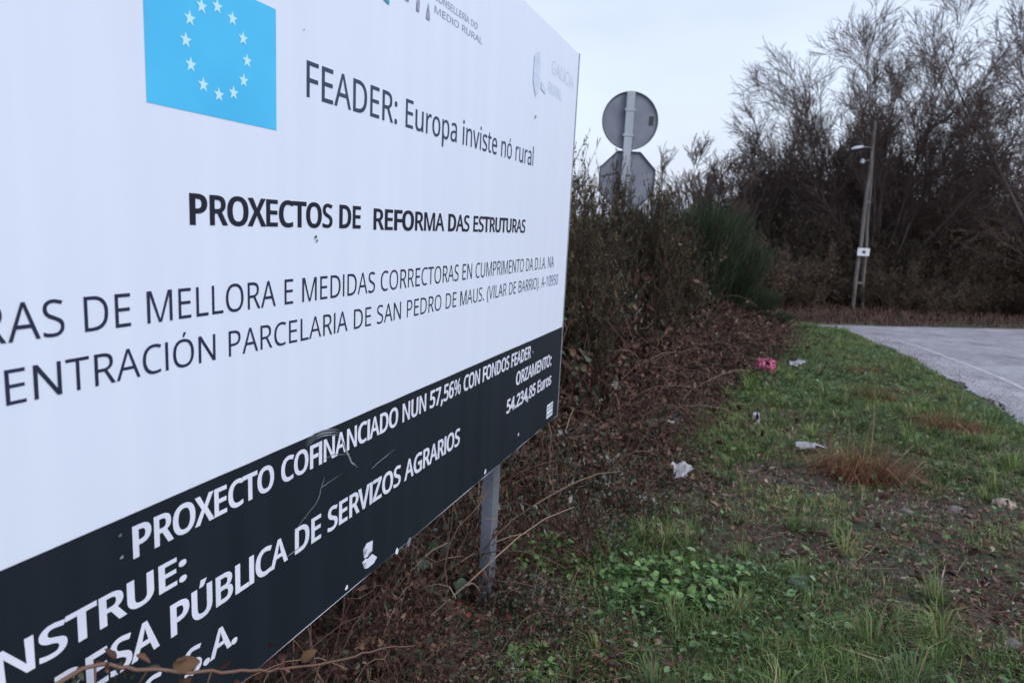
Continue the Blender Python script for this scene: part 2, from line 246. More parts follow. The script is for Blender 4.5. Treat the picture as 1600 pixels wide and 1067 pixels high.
GLYPHS = r'''{"%":[592,[[139,196],[116,199],[94,207],[76,221],[62,239],[50,262],[41,289],[36,321],[35,356],[36,392],[41,424],[49,451],[59,474],[74,492],[92,505],[113,513],[139,515],[163,513],[186,505],[204,492],[218,474],[230,451],[239,424],[244,392],[246,356],[240,289],[231,262],[220,239],[205,221],[187,207],[164,199]],[[127,0],[409,509],[464,509],[182,0]],[[139,242],[163,248],[180,270],[190,306],[194,356],[190,407],[180,443],[163,464],[139,472],[126,470],[116,464],[106,455],[100,442],[90,407],[87,356],[90,306],[100,270],[106,258],[116,249],[126,243]],[[450,-7],[426,-4],[405,3],[388,17],[373,35],[362,58],[353,86],[348,118],[346,153],[352,221],[371,270],[385,288],[403,301],[425,310],[450,312],[475,310],[496,301],[514,288],[529,270],[542,247],[550,221],[556,189],[557,153],[556,118],[550,86],[542,58],[531,35],[516,17],[497,3],[476,-4]],[[450,38],[474,45],[491,67],[502,103],[505,153],[502,203],[491,239],[474,260],[450,267],[426,260],[410,239],[401,203],[398,153],[401,103],[410,67],[426,45],[438,39]]],"(":[213,[[134,-112],[108,-81],[86,-46],[68,-10],[42,70],[30,153],[30,239],[42,322],[68,402],[86,440],[108,475],[134,509],[192,509],[148,438],[131,401],[106,320],[93,238],[93,155],[106,74],[117,34],[131,-5],[148,-42],[192,-112]]],")":[213,[[22,-112],[46,-78],[83,-5],[107,74],[116,115],[120,155],[122,196],[116,280],[96,361],[83,401],[65,438],[45,474],[21,509],[81,509],[106,475],[127,440],[160,363],[171,322],[179,281],[186,195],[179,110],[160,30],[145,-10],[106,-81],[81,-112]]],",":[191,[[30,-92],[65,83],[131,83],[137,75],[119,14],[75,-92]]],"-":[229,[[29,163],[29,218],[200,218],[200,163]]],".":[191,[[86,-10],[64,1],[54,16],[51,38],[52,51],[58,69],[71,81],[86,86],[104,86],[120,81],[133,69],[137,60],[140,38],[137,16],[126,1],[112,-7],[104,-10]]],"0":[407,[[203,-7],[162,-3],[128,11],[99,32],[76,63],[58,101],[46,145],[37,197],[35,254],[39,332],[45,365],[52,396],[73,447],[88,468],[105,486],[125,498],[148,509],[174,514],[203,516],[243,512],[278,499],[306,477],[331,447],[349,409],[362,365],[370,314],[372,254],[371,215],[363,145],[346,87],[333,63],[318,41],[301,24],[281,11],[258,1],[232,-5]],[[203,47],[229,50],[251,59],[270,75],[284,98],[295,127],[303,163],[308,206],[309,254],[308,303],[303,346],[295,382],[284,411],[270,434],[251,450],[229,459],[203,463],[176,459],[154,450],[136,434],[122,411],[111,382],[104,346],[99,303],[98,254],[99,206],[104,163],[111,127],[122,99],[136,75],[154,59],[176,50]]],"1":[407,[[192,0],[194,443],[96,359],[64,402],[200,509],[252,509],[252,0]]],"2":[407,[[34,0],[34,52],[245,269],[273,314],[285,359],[284,397],[279,414],[261,440],[232,457],[215,461],[196,462],[161,459],[130,450],[73,414],[40,456],[72,479],[108,498],[128,506],[150,511],[196,515],[230,513],[260,507],[286,495],[309,479],[327,460],[339,437],[347,410],[350,381],[346,341],[340,323],[314,271],[273,220],[113,57],[370,57],[370,0]]],"3":[407,[[172,-7],[115,-4],[81,2],[32,20],[32,80],[66,65],[101,54],[138,48],[173,46],[231,52],[253,60],[271,72],[284,87],[294,104],[299,124],[301,146],[299,169],[292,187],[280,203],[264,214],[243,224],[218,230],[191,234],[109,235],[109,289],[189,291],[214,296],[236,304],[254,316],[268,330],[279,346],[285,365],[287,385],[281,418],[273,432],[248,452],[232,458],[194,463],[156,460],[139,456],[66,420],[35,463],[83,492],[123,507],[145,512],[194,515],[231,513],[263,507],[291,495],[312,480],[330,461],[341,440],[349,416],[351,389],[349,365],[344,344],[335,324],[308,294],[268,274],[246,268],[246,265],[275,260],[299,251],[320,241],[337,227],[350,210],[365,169],[366,123],[362,103],[346,66],[320,35],[302,22],[260,3],[204,-6]]],"4":[407,[[259,0],[259,116],[15,116],[15,169],[254,511],[319,511],[319,172],[393,172],[393,116],[319,116],[319,0]],[[76,172],[259,172],[262,444],[259,444]]],"5":[407,[[177,-7],[45,20],[45,80],[125,51],[160,47],[204,48],[228,53],[268,73],[283,88],[294,107],[300,129],[301,179],[295,200],[285,217],[273,232],[254,244],[206,258],[88,248],[57,268],[76,509],[331,509],[331,452],[129,452],[118,304],[161,311],[233,310],[266,302],[296,289],[320,273],[340,251],[355,226],[364,196],[367,162],[364,125],[354,92],[338,63],[317,38],[289,18],[257,4],[220,-4]]],"6":[407,[[212,-7],[166,-1],[145,6],[125,17],[106,31],[89,48],[75,68],[63,91],[52,118],[40,180],[41,271],[54,351],[72,399],[98,442],[133,476],[155,490],[179,502],[238,514],[335,509],[335,456],[250,463],[228,460],[209,455],[176,439],[162,428],[140,403],[108,319],[102,259],[106,259],[126,282],[152,301],[168,309],[205,317],[258,316],[286,309],[312,296],[333,278],[351,256],[364,229],[371,198],[374,163],[371,126],[363,92],[349,64],[330,38],[306,18],[279,4],[247,-4]],[[211,46],[233,48],[252,53],[269,62],[284,74],[296,91],[305,111],[311,136],[312,163],[311,187],[305,207],[298,225],[287,241],[274,253],[257,262],[236,267],[213,269],[182,266],[155,256],[124,230],[117,221],[106,198],[103,160],[109,130],[129,87],[151,65],[164,56],[194,47]]],"7":[407,[[96,0],[305,452],[32,452],[32,509],[372,509],[372,460],[165,0]]],"8":[407,[[205,-7],[166,-5],[133,2],[104,13],[80,29],[59,49],[46,72],[38,99],[35,129],[38,162],[43,177],[57,203],[76,225],[140,266],[122,277],[91,302],[66,333],[57,352],[53,372],[51,394],[56,431],[71,460],[82,473],[94,484],[125,502],[162,512],[203,515],[235,513],[264,508],[289,498],[313,485],[331,467],[345,446],[353,422],[355,393],[352,365],[343,340],[327,319],[259,269],[328,226],[338,215],[356,192],[368,164],[372,131],[369,102],[361,74],[347,51],[327,31],[302,14],[274,2],[242,-5]],[[206,294],[224,301],[268,331],[287,357],[292,373],[294,391],[292,408],[287,423],[279,436],[268,446],[254,455],[240,460],[203,466],[166,460],[152,455],[138,446],[127,436],[119,423],[112,391],[116,368],[131,339],[148,323]],[[204,42],[249,49],[268,56],[283,67],[295,81],[303,95],[309,112],[311,131],[309,148],[303,165],[281,193],[265,205],[227,226],[192,240],[151,218],[121,194],[110,180],[102,164],[96,129],[98,111],[103,95],[111,81],[123,67],[138,56],[156,49]]],"9":[407,[[73,0],[73,53],[119,45],[181,49],[200,53],[217,60],[247,80],[259,91],[269,105],[301,190],[306,249],[302,249],[294,238],[271,216],[242,200],[224,194],[181,190],[151,193],[122,200],[98,213],[76,230],[58,252],[46,279],[38,310],[37,370],[40,393],[47,416],[67,454],[81,470],[95,484],[131,504],[174,514],[198,515],[222,514],[265,502],[304,477],[335,440],[348,417],[365,361],[369,328],[370,264],[355,158],[347,133],[326,87],[312,67],[296,49],[254,18],[230,7],[203,-1],[171,-5]],[[212,240],[241,247],[254,253],[285,278],[299,299],[306,321],[304,363],[288,407],[280,421],[259,443],[246,452],[231,458],[198,463],[177,461],[158,456],[141,446],[126,434],[113,417],[105,397],[100,372],[99,321],[111,283],[122,267],[135,256],[152,246],[172,241]]],":":[191,[[94,295],[71,301],[58,313],[52,331],[52,356],[58,374],[71,386],[86,391],[104,391],[120,386],[133,374],[139,356],[139,331],[133,313],[120,301]],[[86,-10],[64,1],[54,16],[51,38],[52,51],[58,69],[71,81],[86,86],[104,86],[120,81],[133,69],[137,60],[140,38],[137,16],[126,1],[112,-7],[104,-10]]],"A":[455,[[0,0],[198,511],[257,511],[454,0],[388,0],[327,157],[125,157],[65,0]],[[146,214],[308,214],[227,444]]],"B":[463,[[69,0],[69,509],[259,507],[298,502],[331,493],[358,480],[380,463],[396,442],[404,415],[407,383],[406,361],[401,341],[383,308],[369,295],[352,284],[311,270],[311,266],[355,254],[381,241],[401,222],[416,196],[421,180],[424,144],[421,112],[413,84],[398,58],[378,38],[351,21],[321,10],[286,2],[248,0]],[[134,292],[258,294],[282,297],[302,303],[317,313],[328,324],[335,339],[341,375],[339,394],[334,411],[324,425],[312,436],[274,450],[217,454],[134,454]],[[134,54],[267,56],[293,60],[314,69],[330,81],[341,94],[350,111],[354,129],[356,150],[354,169],[349,186],[340,200],[329,214],[312,225],[263,238],[134,239]]],"C":[450,[[277,-7],[240,-5],[206,1],[175,11],[147,25],[123,42],[102,64],[84,88],[69,116],[58,147],[50,180],[45,216],[43,254],[46,293],[51,328],[59,361],[71,390],[87,419],[106,443],[128,464],[183,497],[215,507],[250,513],[287,515],[327,513],[363,508],[428,486],[402,432],[335,455],[303,459],[248,456],[214,445],[183,428],[158,404],[138,374],[123,339],[115,299],[111,254],[113,209],[122,170],[136,135],[155,104],[179,81],[210,63],[245,53],[286,49],[334,52],[408,69],[408,14],[316,-6]]],"D":[520,[[69,0],[69,509],[226,509],[263,507],[298,502],[330,492],[358,480],[385,464],[408,444],[428,422],[445,397],[459,367],[469,334],[474,299],[476,259],[472,198],[459,146],[437,102],[406,65],[368,37],[322,16],[270,4],[211,0]],[[134,55],[203,55],[293,68],[357,105],[396,169],[408,257],[406,304],[397,346],[381,380],[358,406],[331,427],[298,442],[260,451],[216,454],[134,454]]],"E":[396,[[69,0],[69,509],[353,509],[353,452],[134,452],[134,294],[340,294],[340,238],[134,238],[134,56],[353,56],[353,0]]],"F":[370,[[69,0],[69,509],[353,509],[353,452],[134,452],[134,273],[339,273],[339,215],[134,215],[134,0]]],"G":[519,[[287,-7],[249,-5],[214,1],[182,11],[154,24],[128,42],[106,63],[87,87],[71,115],[59,145],[51,179],[46,215],[43,254],[46,293],[51,329],[75,392],[92,420],[113,444],[137,466],[164,484],[230,508],[267,513],[328,515],[459,486],[435,431],[356,455],[321,459],[260,456],[223,445],[189,428],[161,404],[139,374],[123,339],[113,299],[110,254],[111,225],[121,171],[141,125],[155,106],[172,89],[192,74],[214,63],[240,55],[269,50],[402,60],[402,211],[289,211],[289,268],[466,268],[466,19],[383,-1]]],"I":[172,[[52,0],[52,509],[120,509],[120,0]]],"L":[373,[[69,0],[69,509],[134,509],[134,57],[355,57],[355,0]]],"M":[640,[[60,0],[60,509],[158,509],[300,116],[322,52],[346,122],[488,509],[580,509],[580,0],[514,0],[514,426],[356,0],[290,0],[126,432],[126,0]]],"N":[535,[[60,0],[60,509],[132,509],[408,108],[408,509],[475,509],[475,0],[403,0],[127,401],[127,0]]],"O":[557,[[279,-7],[241,-5],[206,1],[175,12],[147,25],[123,43],[102,65],[84,89],[69,118],[58,148],[50,181],[45,217],[43,256],[45,294],[50,329],[58,362],[69,392],[84,420],[102,444],[123,466],[147,484],[175,498],[207,508],[241,514],[279,516],[316,514],[349,508],[380,498],[407,484],[432,467],[453,445],[471,421],[486,392],[497,362],[506,329],[511,294],[513,254],[511,216],[506,181],[497,147],[486,117],[471,89],[453,65],[432,43],[407,25],[380,12],[349,1],[315,-5]],[[279,49],[319,52],[353,63],[383,80],[405,104],[423,134],[435,169],[442,210],[445,254],[442,300],[435,340],[423,375],[405,405],[383,429],[354,446],[319,457],[279,460],[239,457],[205,446],[175,429],[152,405],[134,375],[121,340],[113,300],[111,254],[113,210],[121,169],[134,134],[152,104],[175,80],[204,63],[239,52]]],"P":[431,[[69,0],[69,509],[204,509],[250,506],[289,498],[322,487],[349,470],[369,447],[383,422],[391,392],[394,358],[393,338],[390,318],[375,280],[365,263],[333,233],[288,211],[228,199],[134,198],[134,0]],[[134,252],[218,254],[248,259],[273,266],[293,277],[309,291],[319,308],[327,330],[329,356],[327,379],[311,416],[297,429],[279,440],[257,447],[229,452],[198,454],[134,454]]],"R":[443,[[69,0],[69,509],[209,509],[253,506],[292,499],[323,488],[349,473],[369,452],[383,427],[391,398],[394,364],[391,327],[380,296],[363,271],[318,239],[293,228],[433,0],[357,0],[234,210],[134,210],[134,0]],[[134,264],[239,266],[263,270],[300,288],[312,302],[321,319],[327,338],[329,361],[327,384],[321,404],[312,420],[298,432],[281,441],[235,452],[134,453]]],"S":[391,[[176,-7],[96,-1],[36,17],[36,78],[100,57],[159,49],[206,50],[229,54],[248,60],[264,70],[286,96],[292,112],[294,130],[291,154],[283,173],[268,189],[215,220],[143,247],[117,261],[76,293],[62,312],[51,333],[45,358],[42,386],[48,424],[54,440],[74,469],[88,481],[103,491],[140,507],[160,512],[226,515],[346,487],[326,433],[221,459],[181,458],[162,454],[131,439],[113,416],[107,385],[110,362],[124,334],[153,312],[295,247],[309,238],[333,215],[349,189],[353,173],[357,136],[354,104],[346,76],[330,51],[309,31],[282,14],[250,2],[215,-4]]],"T":[396,[[165,0],[165,452],[7,452],[7,509],[388,509],[388,452],[230,452],[230,0]]],"U":[521,[[258,-7],[213,-4],[174,5],[141,22],[113,45],[92,72],[76,104],[67,141],[64,181],[64,509],[128,509],[128,179],[130,150],[146,102],[161,83],[180,68],[203,57],[230,51],[261,49],[294,51],[321,57],[344,69],[362,85],[375,105],[385,127],[390,152],[392,179],[392,509],[456,509],[455,154],[451,129],[435,85],[407,47],[390,31],[369,17],[346,6],[319,-1]]],"V":[427,[[181,0],[0,509],[67,509],[213,71],[230,138],[359,509],[427,509],[246,0]]],"X":[418,[[3,0],[172,265],[14,509],[85,509],[209,309],[335,509],[402,509],[245,266],[415,0],[341,0],[207,221],[70,0]]],"Z":[407,[[28,0],[28,49],[295,452],[36,452],[36,509],[372,509],[372,460],[105,57],[380,57],[380,0]]],"a":[400,[[153,-7],[128,-5],[85,8],[67,20],[52,36],[41,55],[35,78],[33,106],[36,133],[43,157],[58,177],[77,194],[103,208],[135,218],[172,225],[281,230],[281,252],[276,294],[269,308],[260,319],[248,328],[220,336],[187,337],[158,333],[94,309],[75,355],[102,368],[134,379],[169,386],[205,388],[238,386],[266,381],[289,371],[309,357],[323,340],[333,318],[339,292],[341,260],[341,0],[296,0],[284,54],[281,54],[256,27],[229,7],[214,1],[176,-6]],[[168,43],[212,50],[231,58],[248,70],[262,85],[278,126],[280,187],[191,182],[163,177],[141,171],[113,151],[104,138],[98,105],[99,90],[108,67],[127,52],[140,47]]],"e":[402,[[223,-7],[172,-2],[148,5],[127,15],[90,42],[75,60],[52,104],[40,158],[40,218],[45,246],[51,273],[60,296],[72,317],[86,335],[119,365],[160,383],[208,389],[253,384],[293,368],[323,341],[336,326],[347,308],[355,287],[361,265],[366,216],[366,179],[104,179],[107,148],[113,122],[123,99],[137,81],[155,66],[175,55],[199,49],[226,47],[348,73],[348,18],[276,-4]],[[105,229],[300,229],[294,273],[278,308],[265,320],[248,330],[229,336],[207,337],[186,336],[168,331],[151,321],[137,309],[125,293],[116,275]]],"i":[183,[[85,445],[66,455],[62,460],[55,485],[62,510],[66,515],[78,523],[92,525],[106,523],[123,510],[129,485],[123,460],[100,445]],[[60,0],[60,382],[123,382],[123,0]]],"l":[183,[[60,0],[60,541],[123,541],[123,0]]],"n":[440,[[60,0],[60,382],[111,382],[120,330],[124,330],[146,356],[175,374],[192,381],[226,388],[277,387],[304,381],[328,370],[348,355],[363,336],[373,313],[381,283],[383,248],[383,0],[320,0],[320,244],[315,284],[299,313],[273,331],[235,336],[206,334],[181,328],[162,316],[147,300],[137,281],[129,257],[123,198],[123,0]]],"o":[431,[[214,-7],[166,-1],[144,6],[124,16],[89,45],[74,63],[52,107],[40,161],[39,192],[42,236],[51,276],[66,310],[87,337],[112,359],[143,376],[178,386],[216,389],[265,383],[287,375],[308,366],[327,353],[344,337],[370,299],[380,276],[387,250],[392,192],[389,147],[381,107],[366,73],[345,45],[318,22],[287,6],[253,-4]],[[215,45],[243,48],[266,55],[285,67],[300,85],[313,106],[321,130],[326,159],[328,192],[326,224],[321,252],[313,277],[300,298],[285,315],[266,327],[243,334],[215,336],[188,334],[164,327],[145,315],[130,298],[119,277],[110,252],[104,192],[110,130],[130,85],[146,67],[165,55],[189,48]]],"p":[438,[[60,-171],[60,382],[111,382],[120,330],[123,330],[143,353],[168,372],[183,380],[200,385],[242,389],[276,386],[305,376],[333,362],[355,339],[374,312],[388,278],[397,238],[399,192],[397,145],[388,106],[374,72],[355,43],[332,21],[305,5],[276,-4],[242,-7],[221,-6],[183,2],[155,18],[123,49],[119,49],[123,-171]],[[232,45],[249,46],[264,50],[278,56],[300,74],[317,101],[323,117],[334,192],[328,251],[320,276],[309,297],[295,314],[277,327],[256,334],[231,336],[204,334],[181,328],[162,318],[148,303],[138,285],[130,262],[125,235],[125,158],[129,129],[136,104],[146,83],[160,67],[179,54],[204,48]]],"r":[294,[[60,0],[60,382],[111,382],[119,312],[122,312],[143,341],[170,366],[185,376],[201,383],[220,387],[283,385],[276,327],[220,331],[206,328],[179,316],[168,308],[146,284],[131,256],[124,223],[123,0]]],"s":[341,[[157,-7],[88,-1],[37,17],[37,74],[125,46],[158,43],[199,48],[215,52],[227,58],[243,76],[247,88],[247,113],[236,131],[78,210],[58,227],[40,259],[36,287],[39,311],[47,331],[58,348],[76,363],[98,374],[122,382],[148,387],[179,389],[301,364],[280,314],[157,337],[127,331],[117,326],[101,311],[96,284],[105,264],[257,191],[279,175],[296,156],[309,120],[306,80],[299,56],[286,37],[268,21],[245,8],[220,0],[190,-5]]],"t":[257,[[122,3],[100,17],[90,28],[74,53],[69,70],[66,111],[66,333],[12,333],[12,364],[66,388],[91,470],[128,470],[128,382],[239,382],[239,333],[128,333],[128,112],[129,96],[138,70],[145,60],[154,54],[175,46],[242,52],[242,4]]],"u":[440,[[195,-7],[162,-5],[135,1],[110,12],[91,27],[76,45],[65,69],[58,98],[56,131],[56,382],[120,382],[120,136],[125,96],[141,68],[168,51],[205,45],[233,47],[258,54],[278,65],[293,81],[311,124],[315,152],[317,183],[317,382],[380,382],[380,0],[329,0],[319,51],[316,51],[294,24],[265,6],[213,-6]]],"v":[362,[[144,0],[0,382],[67,382],[148,157],[179,55],[181,55],[213,157],[295,382],[362,382],[216,0]]],"Í":[172,[[52,0],[52,509],[120,509],[120,0]],[[64,537],[104,537],[158,629],[88,629]]],"Ó":[557,[[279,-7],[241,-5],[206,1],[175,12],[147,25],[123,43],[102,65],[84,89],[69,118],[58,148],[50,181],[45,217],[43,256],[45,294],[50,329],[58,362],[69,392],[84,420],[102,444],[123,466],[147,484],[175,498],[207,508],[241,514],[279,516],[316,514],[349,508],[380,498],[407,484],[432,467],[453,445],[471,421],[486,392],[497,362],[506,329],[511,294],[513,254],[511,216],[506,181],[497,147],[486,117],[471,89],[453,65],[432,43],[407,25],[380,12],[349,1],[315,-5]],[[279,49],[319,52],[353,63],[383,80],[405,104],[423,134],[435,169],[442,210],[445,254],[442,300],[435,340],[423,375],[405,405],[383,429],[354,446],[319,457],[279,460],[239,457],[205,446],[175,429],[152,405],[134,375],[121,340],[113,300],[111,254],[113,210],[121,169],[134,134],[152,104],[175,80],[204,63],[239,52]],[[256,544],[296,544],[350,636],[280,636]]],"Ú":[521,[[258,-7],[213,-4],[174,5],[141,22],[113,45],[92,72],[76,104],[67,141],[64,181],[64,509],[128,509],[128,179],[130,150],[146,102],[161,83],[180,68],[203,57],[230,51],[261,49],[294,51],[321,57],[344,69],[362,85],[375,105],[385,127],[390,152],[392,179],[392,509],[456,509],[455,154],[451,129],[435,85],[407,47],[390,31],[369,17],[346,6],[319,-1]],[[238,537],[278,537],[332,629],[262,629]]],"ó":[431,[[214,-7],[166,-1],[144,6],[124,16],[89,45],[74,63],[52,107],[40,161],[39,192],[42,236],[51,276],[66,310],[87,337],[112,359],[143,376],[178,386],[216,389],[265,383],[287,375],[308,366],[327,353],[344,337],[370,299],[380,276],[387,250],[392,192],[389,147],[381,107],[366,73],[345,45],[318,22],[287,6],[253,-4]],[[215,45],[243,48],[266,55],[285,67],[300,85],[313,106],[321,130],[326,159],[328,192],[326,224],[321,252],[313,277],[300,298],[285,315],[266,327],[243,334],[215,336],[188,334],[164,327],[145,315],[130,298],[119,277],[110,252],[104,192],[110,130],[130,85],[146,67],[165,55],[189,48]],[[193,417],[233,417],[287,509],[217,509]]]}'''

# ------------------------------------------------------------------ terrain shape
EDGE = [(-10, 3.2), (-2, 3.4), (1, 3.8), (4, 4.4), (6.45, 4.89), (7.51, 5.23), (9.09, 5.77), (11.82, 6.57), (14.03, 6.98), (15.0, 7.05), (15.9, 7.0)]
def xleft(y): return np.interp(y, [e[0] for e in EDGE], [e[1] for e in EDGE])
def yfar(x): return np.where(x > 6.5, 14.1 + 0.286 * np.minimum(x, 16) + .1 * np.maximum(x - 16, 0), 15.96 + .02 * x)
HEDGE = [(1.0, -.1), (2.2, .1), (3.0, .35), (3.7, .75), (4.8, 1.15), (5.5, 1.6), (7.9, 2.75), (9.5, 3.6), (11.5, 4.4), (14, 5.3), (15, 5.6)]
def hx(y): return np.interp(y, [e[0] for e in HEDGE], [e[1] for e in HEDGE])
def sm(a, b, x):
    t = np.clip((x - a) / (b - a), 0, 1); return t * t * (3 - 2 * t)
_r = np.random.default_rng(11)
_W = [(_r.normal(size=2) * f, _r.uniform(0, 6.28), a) for f, a in [(.8, 1), (1.4, .8), (2.4, .6), (4, .45), (6.5, .35), (10, .25), (15, .2)] for _ in range(3)]
def bumps(x, y):
    s = 0
    for w, p, a in _W: s = s + a * np.sin(w[0] * x + w[1] * y + p)
    return s / 4.0
def vnoise(x, y, f, seed):
    r = np.random.default_rng(seed); s = 0
    for k in range(9):
        w = r.normal(size=2) * f * (1.6 ** (k % 3)); s = s + np.sin(w[0] * x + w[1] * y + r.uniform(0, 6.28)) / (1.35 ** (k % 3))
    return s / 4.0
def gz0(y): return -0.033 * np.clip(y - 6, 0, 24) - .01 * np.maximum(y - 30, 0)
def road_d(x, y):
    """>0 inside the road"""
    a = np.minimum(x - xleft(y), (yfar(x) - y) * .96)
    b = np.minimum(np.minimum(yfar(x) - y, y - 15.0 - .02 * x), 7.3 - x)
    return np.maximum(a, b)
def zg(x, y):
    x = np.asarray(x, float); y = np.asarray(y, float)
    d = road_d(x, y)
    off = sm(0.02, .5, -d)
    z = gz0(y) + off * (.035 * bumps(x, y) * (1 + .8 * sm(8, 20, y))) - .02 * sm(-.10, .05, d)
    z = z + off * .02
    hb = hx(y) - x                                  # bank under the hedge
    z = z + .32 * sm(.25, 1.6, hb) * sm(2.6, 4.2, y) * off * (1 - sm(11, 14, y))
    z = z + .15 * np.exp(-(((x - 5.6) / 1.25) ** 2 + ((y - 13.5) / .9) ** 2)) * off
    z = z + 0.5 * sm(22, 40, y) + 2.2 * sm(30, 60, y)
    return z

def axis(a, b, step, lo, hi):
    m = list(np.arange(a, b + 1e-6, step)); s = step; v = m[-1]
    while v < hi: s *= 1.25; v += s; m.append(v)
    s = step; v = m[0]
    while v > lo: s *= 1.25; v -= s; m.insert(0, v)
    return np.array(m)
gx = axis(-2, 8, .07, -150, 150); gy = axis(1.4, 15, .07, -60, 200)
X, Y = np.meshgrid(gx, gy)
Z = zg(X, Y)
g = Geo()
nx_, ny_ = len(gx), len(gy)
i, j = np.meshgrid(np.arange(nx_ - 1), np.arange(ny_ - 1))
b0 = (j * nx_ + i).ravel()
g.put(np.stack([X.ravel(), Y.ravel(), Z.ravel()], 1), np.stack([b0, b0 + 1, b0 + nx_ + 1, b0 + nx_], 1))

m, t, b, o = new_mat('soil')
tc = t.nodes.new('ShaderNodeTexCoord')
def tn(scale, det=6, rough=.6):
    n = t.nodes.new('ShaderNodeTexNoise'); n.inputs['Scale'].default_value = scale; n.inputs['Detail'].default_value = det; n.inputs['Roughness'].default_value = rough
    t.links.new(tc.outputs['Object'], n.inputs['Vector']); return n
n1, n2, n3 = tn(1.3), tn(22, 8, .7), tn(6, 6)
r1 = ramp(t, [(.3, (.022, .017, .014)), (.5, (.050, .038, .031)), (.62, (.09, .070, .056)), (.76, (.17, .14, .12))])
r2 = ramp(t, [(.42, (.02, .030, .013)), (.6, (.05, .072, .026))])
r3 = ramp(t, [(.46, (0, 0, 0)), (.6, (1, 1, 1))])
mx = t.nodes.new('ShaderNodeMix'); mx.data_type = 'RGBA'
t.links.new(n2.outputs['Fac'], r1.inputs[0]); t.links.new(n3.outputs['Fac'], r2.inputs[0]); t.links.new(n1.outputs['Fac'], r3.inputs[0])
t.links.new(r3.outputs[0], mx.inputs[0]); t.links.new(r1.outputs[0], mx.inputs[6]); t.links.new(r2.outputs[0], mx.inputs[7]); t.links.new(mx.outputs[2], b.inputs['Base Color'])
bp = t.nodes.new('ShaderNodeBump'); bp.inputs['Strength'].default_value = .9; bp.inputs['Distance'].default_value = .03
t.links.new(n2.outputs['Fac'], bp.inputs['Height']); t.links.new(bp.outputs[0], b.inputs['Normal'])
b.inputs['Roughness'].default_value = .85
M_SOIL = m
ground = tag(obj('ground', g.mesh('ground', M_SOIL, True)), 'uneven dark soil verge and land beyond the road', kind='structure')

# ------------------------------------------------------------------ road
m, t, b, o = new_mat('asphalt')
tc = t.nodes.new('ShaderNodeTexCoord')
n1, n2, n3 = tn(.55, 5), tn(9, 10, .98), tn(1.6, 8, .7)
r1 = ramp(t, [(.32, (.20, .205, .24)), (.68, (.30, .305, .345))])
r2 = ramp(t, [(.36, (.25, .25, .27)), (.48, (.9, .9, .9)), (.66, (1.6, 1.6, 1.6))])
r3 = ramp(t, [(.36, (.55, .55, .58)), (.5, (.95, .95, .95)), (.66, (1.2, 1.2, 1.2))])
mm = t.nodes.new('ShaderNodeMix'); mm.data_type = 'RGBA'; mm.blend_type = 'MULTIPLY'; mm.inputs[0].default_value = .8
m3 = t.nodes.new('ShaderNodeMix'); m3.data_type = 'RGBA'; m3.blend_type = 'MULTIPLY'; m3.inputs[0].default_value = .8
t.links.new(n1.outputs['Fac'], r1.inputs[0]); t.links.new(n2.outputs['Fac'], r2.inputs[0]); t.links.new(n3.outputs['Fac'], r3.inputs[0])
t.links.new(r1.outputs[0], mm.inputs[6]); t.links.new(r2.outputs[0], mm.inputs[7]); t.links.new(mm.outputs[2], m3.inputs[6]); t.links.new(r3.outputs[0], m3.inputs[7])
t.links.new(m3.outputs[2], b.inputs['Base Color'])
bp = t.nodes.new('ShaderNodeBump'); bp.inputs['Strength'].default_value = .5; bp.inputs['Distance'].default_value = .006
t.links.new(n2.outputs['Fac'], bp.inputs['Height']); t.links.new(bp.outputs[0], b.inputs['Normal'])
b.inputs['Roughness'].default_value = .6
M_ASPH = m
def sheet(name, poly, dz, mat):
    bm = bmesh.new()
    vs = [bm.verts.new((x, y, 0)) for x, y in poly]
    f = bm.faces.new(vs); bmesh.ops.triangulate(bm, faces=[f])
    for yy in (6.0,):
        bmesh.ops.bisect_plane(bm, geom=bm.verts[:] + bm.edges[:] + bm.faces[:], plane_co=(0, yy, 0), plane_no=(0, 1, 0))
    for v in bm.verts: v.co.z = float(gz0(np.float64(v.co.y))) + dz
    bmesh.ops.recalc_face_normals(bm, faces=bm.faces)
    me = bpy.data.meshes.new(name); bm.to_mesh(me); bm.free(); me.materials.append(mat); return me
rr = random.Random(5)
near = []
for k in range(0, 240):
    y = -9 + k * .1
    if y > 14.6: break
    near.append((float(xleft(y)) + rr.uniform(-.06, .06) + .07 * sin(y * 1.7 + 1) + .05 * sin(y * 3.7) + .03 * sin(y * 5.3), y))
left_strip = [(6.95, 14.85), (6.4, 15.1), (3, 15.06), (-8, 14.9), (-8, 15.85), (3, 16.0), (6.4, 16.09)]
farp = []
x = 7.0
while x < 60:
    farp.append((x, float(yfar(np.float64(x))) + rr.uniform(-.04, .04))); x += .25
poly = near + left_strip + farp + [(60, -9)]
road = tag(obj('road', sheet('road', poly, .006, M_ASPH)), 'worn pale grey asphalt road bending away behind the verge', kind='structure')
M_LINE = noise_mat('worn_line_paint', (.27, .275, .31), (.50, .51, .54), scale=14, rough=.7, lo=.42, hi=.68)
lp = [(5.3, 4.0), (5.75, 6.2), (6.24, 8.32), (6.53, 9.2), (6.88, 10.57), (7.29, 12.31), (7.42, 13.4)]
ls = []
for k in range(80):
    y = 4.0 + k * 9.4 / 79; x = float(np.interp(y, [p[1] for p in lp], [p[0] for p in lp])); ls.append((x + rr.uniform(-.006, .006), y))
line = tag(obj('road_marking', sheet('road_marking', ls + [(x + .09, y) for x, y in reversed(ls)], .010, M_LINE)), 'faint worn white edge line painted on the road', kind='structure')

